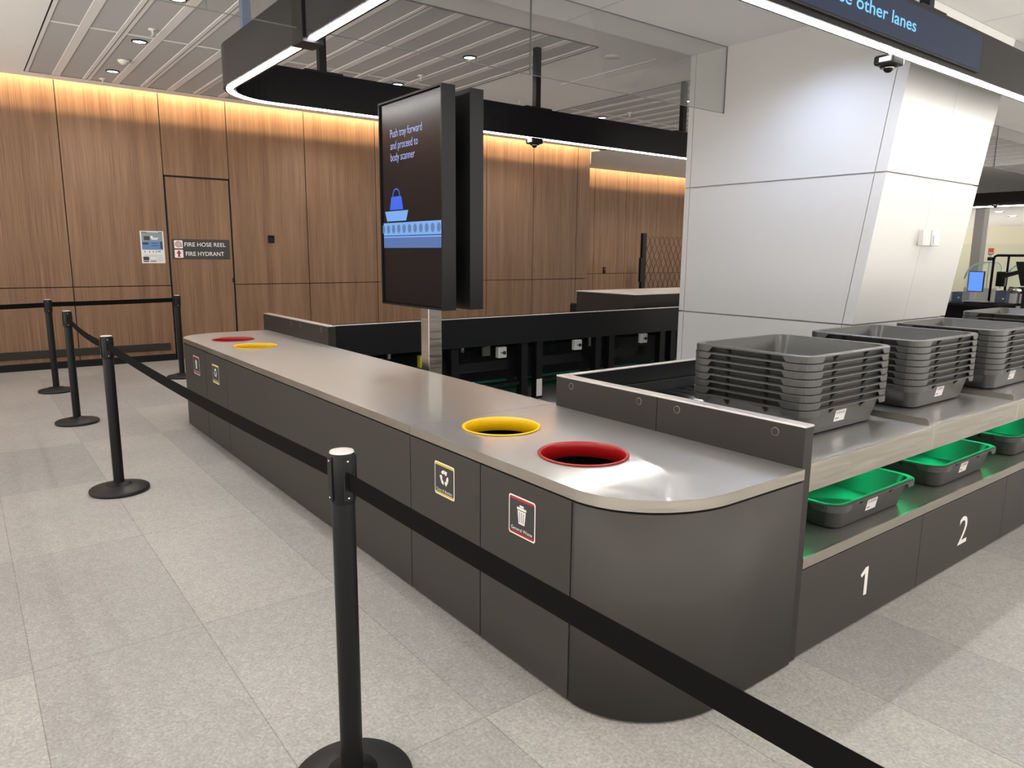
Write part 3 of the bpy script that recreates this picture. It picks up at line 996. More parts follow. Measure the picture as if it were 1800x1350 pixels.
# ---------------------------------------------------------------- tray benches (lane 1)
XA, MOD, YP = 0.895, 1.026, -0.325
SH = 0.795
words = {0: '1', 1: '2'}
ONE = [(1.434, 0.2475), (1.4086, 0.2475), (1.370, 0.2228), (1.380, 0.2081), (1.4081, 0.2213), (1.4081, 0.1192), (1.434, 0.1192)]
blab = ['tray bench module with a large white 1 on its front panel', 'tray bench module with a large white 2 on its front panel',
        'tray bench module right of number 2, cut by the photo edge', 'tray bench module fourth along the lane, hidden by stacked trays',
        'tray bench module fifth along the lane, past the column', 'tray bench module at the far right end of the lane']
for i in range(6):
    x0 = XA + MOD * i; x1 = x0 + MOD
    t = thing('tray_bench', blab[i], 'bench', ((x0 + x1) / 2, 0, 0), 'tray bench modules of the near lane')
    e = 0.0022
    b_ = MB(); b_.box(x0 + e, x1 - e, YP, YP + 0.02, 0.010, 0.369, 0.0012, 1); fp = b_.build('front_panel', 'laminate', t)
    if i in words:
        if i == 0:
            nb_ = MB(); nb_.bm.faces.new([nb_.bm.verts.new((px, YP - 0.0007, pz)) for px, pz in ONE]); nb_.build('number', 'white', fp)
        else:
            text('number', '2', 'white', fp, (2.362, YP - 0.0003, 0.108), (1, 0, 0), (0, 0, 1), 0.108, 0.150, 0.0004, bold=0.004)
    b_ = MB(); b_.box(x0 + e, x1 - e, YP + 0.022, 0.40, 0.0, 0.375); b_.build('base', 'gap', t)
    b_ = MB()
    b_.box(x0 + 0.001, x1 - 0.001, YP - 0.002, 0.40, 0.379, 0.420, 0.002, m='shelf_grey')
    b_._mi('steel')
    b_.box(x0 + 0.001, x1 - 0.001, YP - 0.0032, YP + 0.004, 0.377, 0.4212, m='steel')
    b_.build('lower_shelf', 'shelf_grey', t)
    b_ = MB(); b_.box(x0, x1, 0.38, 0.40, 0.42, 0.76); b_.build('back_panel', 'shelf_grey', t)
    b_ = MB(); b_.box(x0 + 0.001, x1 - 0.001, YP - 0.003, YP + 0.006, 0.685, SH, 0.001, 1); b_.build('fascia', 'steel', t)
    b_ = MB(); b_.box(x0 + 0.001, x1 - 0.001, YP + 0.0062, 0.455, SH - 0.012, SH - 0.0006); b_.build('upper_shelf', 'steel_shelf', t)
    b_ = MB(); b_.box(x0 + 0.03, x1 - 0.03, 0.10, 0.125, 0.752, 0.770); b_.build('green_light', 'led_green', t)
    b_ = MB(); b_.box(x0, x1, 0.0, 0.016, 0.750, 0.783); b_.box(x0, x1, 0.30, 0.316, 0.750, 0.783); b_.build('shelf_bearer', 'gap', t)
    # side cheek of the opening
    b_ = MB(); b_.box(x0 + 0.0005, x0 + 0.003, YP + 0.03, 0.38, 0.42, 0.684) if i == 0 else b_.box(x0 - 0.002, x0 + 0.002, 0.28, 0.38, 0.42, 0.684)
    b_.build('side_cheek', 'shelf_grey', t)
    # low divider fin on the upper shelf
    pts = [(x1, -0.292, SH)] + [(x1, -0.305 + 0.013 * 0 , SH)] + [(x1, -0.305, SH + 0.018)] + [(x1, -0.3005, SH + 0.026), (x1, -0.292, SH + 0.0295)] + [(x1, 0.44, SH + 0.0295), (x1, 0.44, SH)]
    pts = pts[1:]
    b_ = MB(); b_.slab([(x1 - 0.0015, p[1], p[2]) for p in pts], (0.003, 0, 0)); b_.build('divider', 'steel', t)

# roller conveyor behind the benches
XE = XA + 6 * MOD
t = thing('roller_conveyor', 'roller conveyor with zinc rollers behind the stacked trays', 'conveyor', (3.9, 0.75, 0))
b_ = MB(); b_.box(XA + 0.002, XE, 0.458, 0.475, 0.70, SH + 0.002); b_.build('side_rail', 'steel', t)
b_ = MB(); b_.box(XA + 0.002, XE, 1.000, 1.012, 0.70, SH + 0.055, 0.001, 1); b_.build('side_rail', 'black', t)
b_ = MB(); b_.box(XA + 0.002, XE, 0.476, 0.999, 0.60, 0.70); b_.build('bed', 'black_matt', t)
r0 = None
for i in range(66):
    x = XA + 0.09 + i * 0.09
    if r0 is None:
        b_ = MB(); b_.lathe([(0.008, -0.262), (0.025, -0.258), (0.025, 0.258), (0.008, 0.262)], 20, axis='Y', caps=True); b_.local = True
        r0 = b_.build('roller', 'zinc', t)
        r0.location = (x - 3.9, 0.737 - 0.75, 0.766)
    else:
        c = r0.copy(); COL.objects.link(c); c.location = (x - 3.9, 0.737 - 0.75, 0.766)
t = thing('lane_back_wall', 'long black wall with pale top edge closing the near lane', 'lane wall', (4.0, 1.05, 0))
b_ = MB(); b_.box(XA, XE, 1.016, 1.052, 0.46, 0.940); b_.build('panel', 'black', t)
b_ = MB(); b_.box(XA, XE, 1.014, 1.054, 0.940, 0.946, 0.001, 1); b_.build('top_edging', 'edge', t)
for i in range(5):
    xx = XA + 0.5 + i * 1.25
    b_ = MB(); b_.box(xx, xx + 0.06, 1.02, 1.05, 0.0, 0.46); b_.build('leg', 'black_matt', t)

# ---------------------------------------------------------------- trays
def tray_proto():
    t = thing('security_tray', '', 'tray', (0, 0, 0))
    hx, hy, bx, by = 0.343, 0.282, 0.297, 0.262
    TH = 0.125

    def loop(ax, ay, z, r, n=6):
        pts = []
        for sx, sy, a0 in ((1, 1, 0), (-1, 1, 90), (-1, -1, 180), (1, -1, 270)):
            for i in range(n + 1):
                a = math.radians(a0 + 90 * i / n)
                pts.append(((ax - r) * sx + r * math.cos(a), (ay - r) * sy + r * math.sin(a), z))
        return pts
    s = MB(); s.local = True
    s._mi('tray')
    rings = [loop(bx - 0.012, by - 0.012, 0.0, 0.05), loop(bx, by, 0.008, 0.055), loop(hx, hy, TH - 0.004, 0.065),
             loop(hx + 0.021, hy + 0.017, TH - 0.004, 0.075), loop(hx + 0.0225, hy + 0.0185, TH - 0.007, 0.075), loop(hx + 0.0255, hy + 0.0215, TH - 0.007, 0.076),
             loop(hx + 0.0255, hy + 0.0215, TH - 0.002, 0.076), loop(hx + 0.021, hy + 0.017, TH + 0.001, 0.075), loop(hx - 0.003, hy - 0.003, TH + 0.0005, 0.064),
             loop(hx - 0.006, hy - 0.006, TH - 0.004, 0.062), loop(bx - 0.004, by - 0.004, 0.012, 0.052), loop(bx - 0.014, by - 0.014, 0.005, 0.048)]
    V = [[s.bm.verts.new(p) for p in r] for r in rings]
    n = len(V[0])
    for a in range(len(V) - 1):
        for i in range(n):
            f = s.bm.faces.new((V[a][i], V[a][(i + 1) % n], V[a + 1][(i + 1) % n], V[a + 1][i]))
            f.smooth = False
    s.bm.faces.new(V[0]); s.bm.faces.new(V[-1])
    # smooth the corner columns only
    for f in s.bm.faces:
        if len(f.verts) == 4:
            f.smooth = True
    # triangles under the rim, coloured near-black for the shade inside openings
    for x in (-0.13, 0.13):
        for sy in (-1, 1):
            y0 = sy * (hy - 0.003); y1 = sy * (hy + 0.018)
            s.slab([(x - 0.004, y0, TH - 0.006), (x - 0.004, y1, TH - 0.006), (x - 0.004, y0 - sy * 0.004, TH - 0.036)], (0.010, 0, 0), m='gap')
    for y in (-0.10, 0.10):
        for sx in (-1, 1):
            x0 = sx * (hx - 0.003); x1 = sx * (hx + 0.022)
            s.slab([(x0, y - 0.004, TH - 0.006), (x1, y - 0.004, TH - 0.006), (x0 - sx * 0.004, y - 0.004, TH - 0.036)], (0, 0.010, 0), m='gap')
    shell = s.build('shell', 'tray', t)
    try:
        md = shell.data
        md.set_sharp_from_angle(angle=math.radians(35))
    except Exception:
        pass
    # corner skirts hanging below the rim
    for sx, sy in ((1, 1), (-1, 1), (-1, -1), (1, -1)):
        s = MB(); s.local = True
        ax, ay, r = hx + 0.0257, hy + 0.0217, 0.076
        arcp = []
        a0 = {(1, 1): 0, (-1, 1): 90, (-1, -1): 180, (1, -1): 270}[(sx, sy)]
        nn_ = 8
        for i in range(nn_ + 1):
            a = math.radians(a0 + 90 * i / nn_)
            arcp.append(((ax - r) * sx + r * math.cos(a), (ay - r) * sy + r * math.sin(a)))
        # straight tails
        d0 = Vector((arcp[0][0] - arcp[1][0], arcp[0][1] - arcp[1][1])); d1 = Vector((arcp[-1][0] - arcp[-2][0], arcp[-1][1] - arcp[-2][1]))
        if abs(d0.x) > abs(d0.y): e0 = Vector((math.copysign(1, d0.x), 0)); e1 = Vector((0, math.copysign(1, d1.y)))
        else: e0 = Vector((0, math.copysign(1, d0.y))); e1 = Vector((math.copysign(1, d1.x), 0))
        p0 = Vector(arcp[0]); p1 = Vector(arcp[-1])
        full = [p0 + e0 * 0.045, p0 + e0 * 0.030] + [Vector(p) for p in arcp] + [p1 + e1 * 0.030, p1 + e1 * 0.045]
        low = [TH - 0.012, TH - 0.0295] + [TH - 0.0295] * len(arcp) + [TH - 0.0295, TH - 0.012]
        cen = Vector(((ax - r) * sx, (ay - r) * sy))
        A = []; B = []; C = []; D = []
        for p, zl in zip(full, low):
            inn = p + (Vector((0, 0)) - Vector((math.copysign(1, p.x), math.copysign(1, p.y)))) * 0.0022
            A.append(s.bm.verts.new((p.x, p.y, TH - 0.0045))); B.append(s.bm.verts.new((p.x * 0.9965, p.y * 0.9965, zl)))
            C.append(s.bm.verts.new((inn.x, inn.y, TH - 0.0045))); D.append(s.bm.verts.new((inn.x * 0.9965, inn.y * 0.9965, zl)))
        for i in range(len(full) - 1):
            for q in ((A[i], A[i + 1], B[i + 1], B[i]), (C[i], D[i], D[i + 1], C[i + 1]), (B[i], B[i + 1], D[i + 1], D[i]), (A[i], C[i], C[i + 1], A[i + 1])):
                f = s.bm.faces.new(q); f.smooth = False
        s.bm.faces.new((A[0], B[0], D[0], C[0])); s.bm.faces.new((A[-1], B[-1], D[-1], C[-1]))
        s.build('corner_skirt', 'tray', t)
    return t


def tray_sticker(t, X, Y, Z, num, dx=-0.075):
    """printed paper label on the sloping front wall"""
    # front wall runs from y = -(0.255) at z .008 to -(0.277) at z .121
    def P(u, v):
        z = 0.042 + v
        yy = -(0.262 + (z - 0.008) / 0.113 * 0.020) - 0.0006
        return Vector((dx + u, yy, z))
    s = MB(); s.local = True
    w_, h_ = 0.088, 0.052
    s.quad(P(0, 0), P(w_, 0), P(w_, h_), P(0, h_), 'paper')
    e = Vector((0, -0.0004, 0))
    s.quad(P(0.008, 0.012) + e, P(0.036, 0.012) + e, P(0.036, 0.016) + e, P(0.008, 0.016) + e, 'print_black')
    for i in range(4):
        for j in range(4):
            pass
    st = s.build('paper_label', 'paper', t)
    yy0 = P(0, 0.032)
    d = (P(0, h_) - P(0, 0)).normalized()
    tx = text('label_number', num, 'print_black', None, (0, 0, 0), (1, 0, 0), tuple(d), w_ * 0.8, 0.013, 0.0005)
    for v in tx.data.vertices:
        v.co = v.co + P(0.008, 0.034)
    tx.parent = st
    return st


proto = tray_proto()
PITCH = 0.0328
ordn = ['bottom', 'second', 'third', 'fourth', 'fifth', 'sixth', 'seventh', 'top', 'ninth']


def stack(cx, cy, n, where, jit):
    rnd = random.Random(int(cx * 100))
    for i in range(n):
        if i == 0:
            o_ = ordn[0]
        elif i == n - 1:
            o_ = 'topmost'
        else:
            o_ = ordn[i] + '-from-bottom'
        lab = 'grey plastic security tray, %s of the stack %s' % (o_, where)
        t = dup(proto, (cx + rnd.uniform(-1, 1) * 0.0012, cy + rnd.uniform(-1, 1) * 0.0010, SH + 0.0008 + i * PITCH), lab)
        t['group'] = 'grey trays stacked %s' % where
        if i == 0:
            tray_sticker(t, 0, 0, 0, jit)


WH = ['on the near bench', 'second along the lane', 'third along the lane', 'fourth along the lane at the right edge']
stack(1.522, 0.166, 8, WH[0], 'S-41642')
stack(2.520, 0.166, 8, WH[1], 'S-00054')
stack(3.475, 0.150, 8, WH[2], 'S-27310')
stack(4.470, 0.150, 9, WH[3], 'S-30881')
for i, (cx, lab, num) in enumerate(((1.556, 'grey tray lit green inside, on the lower shelf above number 1', 'S-28384'),
                                    (2.515, 'grey tray lit green inside, on the lower shelf above number 2', 'S-28366'),
                                    (3.50, 'grey tray lit green inside, third along the lower shelf, cut by the photo edge', 'S-29104'),
                                    (4.53, 'grey tray on the lower shelf, fourth along the lane beyond the photo edge', 'S-29377'))):
    t = dup(proto, (cx, 0.010, 0.4206), lab)
    t['group'] = 'single trays on the lower shelf'
    tray_sticker(t, 0, 0, 0, num, dx=-0.065)
for c in list(kids(proto)):
    bpy.data.objects.remove(c)
bpy.data.objects.remove(proto)

# ---------------------------------------------------------------- lane 2 (far lane) seen across the channel
YL = 4.035
t = thing('far_lane', 'far lane frame with a long black fascia, twin legs and grey isolator boxes', 'conveyor', (4.2, 4.5, 0))
b_ = MB(); b_.box(0.932, 8.4, YL, YL + 0.02, 0.664, 0.9395, 0.001, 1); b_.build('fascia', 'black', t)
b_ = MB(); b_.box(0.932, 8.4, YL - 0.001, YL + 0.035, 0.9395, 0.946, 0.001, 1); b_.build('top_edging', 'edge', t)
b_ = MB(); b_.box(0.935, 8.4, YL + 0.10, 5.5, 0.74, 0.79); b_.build('deck', 'black_matt', t)
b_ = MB(); b_.box(0.935, 8.4, 4.70, 4.73, 0.10, 0.52); b_.box(0.935, 8.4, 5.52, 5.55, 0.0, 0.80); b_.build('lower_housing', 'black_matt', t)
lx = [1.02, 1.95, 2.13, 2.985, 3.185, 4.035, 4.245, 5.105, 5.30, 6.15, 6.35, 7.2, 7.4]
for i, x in enumerate(lx):
    b_ = MB(); b_.box(x, x + 0.085, 4.08, 4.12, 0.05, 0.665); b_.box(x, x + 0.008, 4.12, 4.16, 0.05, 0.665)
    b_.box(x + 0.077, x + 0.085, 4.12, 4.16, 0.05, 0.665)
    lg = b_.build('leg', 'black', t)
    b_ = MB(); b_.lathe([(0.03, 0.0), (0.03, 0.01), (0.007, 0.018), (0.007, 0.055)], 12, (x + 0.042, 4.12, 0)); b_.build('levelling_foot', 'zinc', lg)
    b_ = MB(); b_.box(x + 0.03, x + 0.055, 4.079, 4.081, 0.50, 0.506); b_.build('slot', 'gap', lg)
b_ = MB(); b_.box(3.188, 3.262, 4.0775, 4.0795, 0.08, 0.262)
b_.box(3.196, 3.254, 4.077, 4.0776, 0.10, 0.11); b_.build('white_tag', 'white_plastic', t)
for i in range(4):
    xa = lx[1 + 2 * i] + 0.26 if i else 2.20
for z in (0.085, 0.13):
    for xa, xb in ((2.25, 2.93), (3.30, 3.98), (4.36, 5.05), (5.42, 6.1)):
        b_ = MB(); b_.box(xa - 0.25, xb, 4.35 - z, 4.39 - z, 0.30 - z * 0.6, 0.315 - z * 0.6); b_.build('cross_bar', 'green_lit_tint' if z < 0.1 else 'black', t)
for xa, xb in ((2.20, 2.98), (3.27, 4.03), (4.33, 5.10)):
    b_ = MB(); b_.box(xa, xb, 4.10, 4.14, 0.225, 0.255); b_.build('cross_bar', 'black', t)
    b_ = MB(); b_.box(xa + 0.05, xb, 4.3, 4.33, 0.36, 0.46); b_.build('cross_bar', 'black_matt', t)
for x, z in ((2.68, 0.525), (3.71, 0.533), (4.76, 0.540)):
    b_ = MB(); b_.box(x, x + 0.105, 4.07, 4.12, z, z + 0.108, 0.004); bx_ = b_.build('isolator_box', 'grey_plastic', t)
    b_ = MB(); b_.lathe([(0.0, -0.014), (0.017, -0.012), (0.017, 0.0)], 16, (x + 0.072, 4.07, z + 0.052), axis='Y'); b_.build('knob', 'black', bx_)
    b_ = MB(); b_.box(x + 0.036, x + 0.048, 4.066, 4.0705, z + 0.046, z + 0.06); b_.build('pilot_lamp', 'print_black', bx_)
    b_ = MB(); b_.tube([(x + 0.03, 4.10, z + 0.108), (x + 0.03, 4.10, z + 0.14)], 0.006, 6); b_.tube([(x + 0.075, 4.10, z + 0.108), (x + 0.075, 4.10, z + 0.14)], 0.006, 6); b_.build('conduit', 'black', bx_)
b_ = MB(); b_.box(1.80, 1.868, 4.10, 4.16, 0.50, 0.612, 0.003); b_.build('yellow_box', 'yellow_box', t)
for k_, (x, z, rr_) in enumerate(((4.45, 0.55, 0.07), (2.35, 0.56, 0.05), (3.45, 0.60, 0.05), (5.45, 0.58, 0.06))):
    b_ = MB(); b_.tube([(x + rr_ * math.cos(a * 0.5) * 1.2, 4.18, z + rr_ * math.sin(a * 0.5)) for a in range(13)], 0.004, 6, closed=False)
    b_.tube([(x, 4.18, 0.68), (x + 0.05, 4.19, z + 0.03), (x + 0.22, 4.2, z + 0.07), (x + 0.45, 4.2, 0.67)], 0.004, 6)
    b_.build('cable', 'black', t)
for x, z in ((1.30, 0.60), (1.56, 0.60), (2.38, 0.60)):
    b_ = MB(); b_.box(x, x + 0.03, 4.28, 4.31, z - 0.02, z + 0.035, 0.004); b_.build('sensor_block', 'grey_plastic', t)
for x in (2.35, 2.65, 3.5, 3.7, 4.5, 4.7):
    b_ = MB(); b_.tube([(x, 4.0, 0.0), (x, 4.0, 0.12)], 0.006, 6); b_.build('threaded_rod', 'zinc', t)
# green glow of the far benches' own light strip
for xa in (1.2, 2.25, 3.3, 4.35, 5.4):
    b_ = MB(); b_.box(xa, xa + 0.45, 5.10, 5.12, 0.60, 0.615); b_.build('green_light', 'led_green_dim', t)
for xa in (2.86, 3.36, 4.42, 2.42):
    b_ = MB(); b_.box(xa, xa + 0.10, 4.60, 4.62, 0.47, 0.60); b_.build('lit_bracket', 'grey_plastic', t)

t = thing('machine_cover', 'low dark machine cover with pale grey top on the far lane beside the column', 'machine cover', (6.5, 5.0, 0))
b_ = MB(); b_.box(4.98, 8.2, 4.42, 5.45, 0.80, 1.075, 0.006); b_.build('body', 'laminate_dark', t)
b_ = MB(); b_.box(4.975, 8.2, 4.415, 5.455, 1.075, 1.088, 0.003); b_.build('top', 'edge', t)
b_ = MB(); b_.box(5.3, 8.0, 5.60, 5.95, 0.0, 0.89, 0.03, 3)
tag(b_.build('tray_hood', 'black'), 'low black rounded hood behind the far lane, left of the machine cover', 'hood')

# ---------------------------------------------------------------- screen totem
t = thing('screen_totem', 'pair of tall black back-to-back screens on a steel post behind the counter', 'display totem', (1.003, 2.567, 0))
b_ = MB(); b_.box(0.951, 1.055, 2.515, 2.619, 0.0, 2.40, 0.004); b_.build('post', 'steel', t)
b_ = MB(); b_.box(0.90, 1.106, 2.465, 2.669, 0.0, 0.012); b_.build('foot_plate', 'steel', t)
b_ = MB(); b_.box(0.95, 1.058, 2.40, 2.74, 1.45, 1.60); b_.box(0.95, 1.058, 2.40, 2.74, 2.10, 2.25); b_.build('mounting_arm', 'black_matt', t)
SY0, SY1, SZ0, SZ1 = 2.172, 2.992, 1.197, 2.556
for (xa, xb, face) in ((0.852, 0.951, -1), (1.058, 1.16, 1)):
    s = MB()
    fr = 0.012
    s.box(xa, xb, SY0, SY0 + fr, SZ0, SZ1); s.box(xa, xb, SY1 - fr, SY1, SZ0, SZ1)
    s.box(xa, xb, SY0 + fr, SY1 - fr, SZ1 - fr, SZ1); s.box(xa, xb, SY0 + fr, SY1 - fr, SZ0, SZ0 + fr)
    if face < 0:
        s.box(xa + 0.03, xb, SY0 + fr, SY1 - fr, SZ0 + fr, SZ1 - fr)
    else:
        s.box(xa, xb - 0.03, SY0 + fr, SY1 - fr, SZ0 + fr, SZ1 - fr)
    s.build('housing', 'black', t)
    s = MB()
    if face < 0:
        s.box(xa + 0.012, xa + 0.029, SY0 + 0.022, SY1 - 0.022, SZ0 + 0.020, SZ1 - 0.020)
    else:
        s.box(xb - 0.029, xb - 0.012, SY0 + 0.022, SY1 - 0.022, SZ0 + 0.020, SZ1 - 0.020)
    scn = s.build('screen', 'screen_black', t)
    if face < 0:
        scr = scn
SXF = 0.852 + 0.012
X = Vector((0, -1, 0)); Y = Vector((0, 0, 1))
s = MB()
O = Vector((SXF, 0, 0))


def sp(pts, off, m):
    poly2d(s, [(-y, z) for y, z in pts], O, X, Y, off, m)


sp([(2.966, 1.672), (2.2, 1.672), (2.2, 1.757), (2.966, 1.757)], 0.0005, 'screen_light')
for i in range(11):
    sp(disc(2.949 - 0.0 - i * 0.0738 + 0.02, 1.715, 0.0235, 0.029), 0.0010, 'screen_dim')
sp([(2.966, 1.657), (2.2, 1.657), (2.2, 1.667), (2.966, 1.667)], 0.0005, 'screen_light')
sp([(2.966, 1.588), (2.2, 1.588), (2.2, 1.657), (2.966, 1.657)], 0.0005, 'screen_mid')
sp([(2.912, 1.768), (2.645, 1.768), (2.614, 1.835), (2.940, 1.835)], 0.0005, 'screen_light')
sp([(2.868, 1.843), (2.683, 1.843), (2.703, 1.922), (2.712, 1.931), (2.838, 1.931), (2.848, 1.922)], 0.0008, 'screen_bag')
sp([(2.822, 1.880), (2.738, 1.880), (2.738, 1.8835), (2.822, 1.8835)], 0.0012, 'screen_mid')
a_o = [(2.775 + 0.052 * math.cos(math.radians(a)), 1.938 + 0.046 * math.sin(math.radians(a))) for a in range(0, 181, 15)]
a_i = [(2.775 + 0.042 * math.cos(math.radians(a)), 1.938 + 0.037 * math.sin(math.radians(a))) for a in range(180, -1, -15)]
for i in range(12):
    sp([a_o[i], a_o[i + 1], a_i[11 - i], a_i[12 - i]], 0.0008, 'screen_bag')
for ya in (2.827, 2.733):
    sp([(ya, 1.928), (ya - 0.010, 1.928), (ya - 0.010, 1.940), (ya, 1.940)], 0.0008, 'screen_bag')
s.build('tray_graphic', 'screen_light', scr)
for body, z0, y1, hh in (('Push tray forward', 2.300, 2.424, 0.068), ('and proceed to', 2.222, 2.476, 0.068), ('body scanner', 2.146, 2.517, 0.068)):
    text('screen_text', body, 'screen_text', scr, (SXF, 2.843, z0), X, Y, 2.843 - y1, hh, 0.001)

# ---------------------------------------------------------------- belt barriers
def post_proto():
    t = thing('belt_post', '', 'belt barrier', (0, 0, 0))
    s = MB(); s.local = True
    s.lathe([(0.0, 0.0), (0.174, 0.0), (0.178, 0.006), (0.178, 0.020), (0.172, 0.026), (0.10, 0.040), (0.055, 0.050), (0.050, 0.050)], 64)
    s.build('base', 'rubber', t)
    s = MB(); s.local = True
    s.lathe([(0.075, 0.0445), (0.072, 0.050), (0.034, 0.058), (0.032, 0.060)], 40); s.build('base_collar', 'black', t)
    s = MB(); s.local = True
    s.lathe([(0.032, 0.045), (0.032, 0.880)], 40); s.build('pole', 'black', t)
    s = MB(); s.local = True
    s.lathe([(0.032, 0.875), (0.0345, 0.881), (0.0345, 1.014), (0.0335, 1.018)], 40); s.build('cassette_head', 'black', t)
    s = MB(); s.local = True
    s.lathe([(0.0335, 1.018), (0.032, 1.022), (0.024, 1.0235), (0.0, 1.0235)], 40); s.build('cap', 'cap_metal', t, label='polished metal cap')
    for a in (0, 90, 180, 270):
        R_ = Matrix.Rotation(math.radians(a), 3, 'Z')
        s = MB(); s.local = True
        s.box(0.0325, 0.0385, -0.0125, 0.0125, 0.886, 1.010, 0.0025)
        bmesh.ops.rotate(s.bm, verts=s.bm.verts, cent=(0, 0, 0), matrix=R_)
        slot = s.build('belt_slot', 'black', t)
        s = MB(); s.local = True
        s.lathe([(0.003, 0.0384), (0.003, 0.0394), (0.0, 0.0394)], 10, (0, 0, 0.999), axis='X'); s.lathe([(0.003, 0.0384), (0.003, 0.0394), (0.0, 0.0394)], 10, (0, 0, 0.896), axis='X')
        bmesh.ops.rotate(s.bm, verts=s.bm.verts, cent=(0, 0, 0), matrix=R_)
        s.build('screw', 'chrome', slot)
    return t


POSTS = {'near': (-0.775, 0.082), 'a': (-0.846, 3.462), 'b': (-0.812, 5.808), 'c': (-0.797, 7.657), 'd': (0.568, 7.875), 'e': (-3.0, 7.45), 'f': (-0.725, -2.45)}
PL = {'near': 'black belt barrier post in the foreground, its base cut by the bottom edge',
      'a': 'black belt barrier post with full round base, left of the counter middle',
      'b': 'black belt barrier post third from the camera, just right of the post before the wall',
      'c': 'black belt barrier post by the timber wall, leftmost of those visible',
      'd': 'black belt barrier post in front of the fire hose door, by the counter end',
      'e': 'black belt barrier post beyond the left edge of the photo by the wall',
      'f': 'black belt barrier post beyond the bottom right of the photo beside the camera'}
pp = post_proto()
P3 = {}
for k_, (x, y) in POSTS.items():
    o = dup(pp, (x, y, 0), PL[k_])
    o['group'] = 'black belt barrier posts'
    P3[k_] = o
for c in list(kids(pp)):
    for q in list(kids(c)):
        bpy.data.objects.remove(q)
    bpy.data.objects.remove(c)
bpy.data.objects.remove(pp)


def belt(a, c, sag, zc=0.938, zc2=None, hw=0.0255):
    """webbing paid out of post a and clipped in post c"""
    zc2 = zc2 or zc
    A = Vector((*POSTS[a], 0)); C = Vector((*POSTS[c], 0))
    d = (C - A).normalized()
    A2 = A + d * 0.030; C2 = C - d * 0.046
    nrm = Vector((-d.y, d.x, 0)) * 0.0009
    s = MB()
    n = 20
    R = []
    for i in range(n + 1):
        u = i / n
        p = A2.lerp(C2, u)
        z = zc * (1 - u) + zc2 * u - sag * 4 * u * (1 - u)
        R.append([s.bm.verts.new((p.x + sg * nrm.x, p.y + sg * nrm.y, z + h)) for sg, h in ((-1, -hw), (-1, hw), (1, hw), (1, -hw))])
    for i in range(n):
        for j in range(4):
            s.bm.faces.new((R[i][j], R[i + 1][j], R[i + 1][(j + 1) % 4], R[i][(j + 1) % 4]))
    s.bm.faces.new(R[0]); s.bm.faces.new(R[-1])
    bt = s.build('belt', 'belt', P3[a])
    s = MB(); s.box(C2.x - 0.006, C2.x + 0.006, C2.y - 0.006, C2.y + 0.006, zc2 - 0.040, zc2 + 0.036, 0.002); s.build('belt_clip', 'black', bt)


belt('near', 'f', 0.012, 0.943)
belt('a', 'near', 0.020, 0.957, 0.955)
belt('b', 'a', 0.030, 0.952)
belt('c', 'd', 0.003, 0.966)
belt('c', 'e', 0.012, 0.962)

# ---------------------------------------------------------------- things on the timber wall
X = Vector((1, 0, 0)); Y = Vector((0, 0, 1))
t = thing('fire_sign', 'dark sign on the timber door reading FIRE HOSE REEL and FIRE HYDRANT', 'sign', (1.31, YW - 0.004, 1.445))
b_ = MB(); b_.box(0.912, 1.704, YW - 0.008, YW + 0.001, 1.446, 1.724, 0.001, 1); b_.build('plate', 'print_dark', t)
yy = YW - 0.0085
s = MB(); O = Vector((0, yy, 0))
for z0 in (1.594, 1.462):
    pts = [(0.942 + a, z0 + c) for a, c in rrect(0.113, 0.113, 0.008)]
    poly2d(s, pts, O, X, Y, 0.0004, 'white')
cxx, czz = 0.998, 1.652
for r_, m_ in ((0.044, 'print_red'), (0.036, 'white'), (0.030, 'print_red'), (0.022, 'white'), (0.016, 'print_red'), (0.009, 'white')):
    poly2d(s, disc(cxx, czz, r_), O, X, Y, 0.0006 + (0.05 - r_) * 0.01, m_)
poly2d(s, [(1.034, 1.612), (1.042, 1.612), (1.042, 1.652), (1.034, 1.652)], O, X, Y, 0.0012, 'print_red')
hx_ = 0.998
for q in ([(hx_ - 0.022, 1.475), (hx_ + 0.022, 1.475), (hx_ + 0.022, 1.484), (hx_ - 0.022, 1.484)],
          [(hx_ - 0.014, 1.484), (hx_ + 0.014, 1.484), (hx_ + 0.014, 1.545), (hx_ - 0.014, 1.545)],
          [(hx_ - 0.030, 1.520), (hx_ + 0.030, 1.520), (hx_ + 0.030, 1.536), (hx_ - 0.030, 1.536)]):
    poly2d(s, q, O, X, Y, 0.0008, 'print_red')
poly2d(s, disc(hx_, 1.547, 0.017), O, X, Y, 0.0010, 'print_red')
s.build('pictogram', 'white', t)
text('sign_text', 'FIRE HOSE REEL', 'white', t, (1.080, yy, 1.622), X, Y, 0.570, 0.058, 0.0006, bold=0.004)
text('sign_text', 'FIRE HYDRANT', 'white', t, (1.090, yy, 1.490), X, Y, 0.530, 0.058, 0.0006, bold=0.004)

t = thing('notice_poster', 'blue and white paper notice taped to the timber wall left of the door', 'poster', (0.66, YW - 0.002, 1.385))
b_ = MB(); b_.box(0.512, 0.812, YW - 0.0025, YW + 0.001, 1.385, 1.826); b_.build('paper', 'paper', t)
s = MB(); O = Vector((0.512, YW - 0.0027, 1.385))


def rc(x0, x1, z0, z1, m_, off=0.0004):
    poly2d(s, [(x0, z0), (x1, z0), (x1, z1), (x0, z1)], O, X, Y, off, m_)


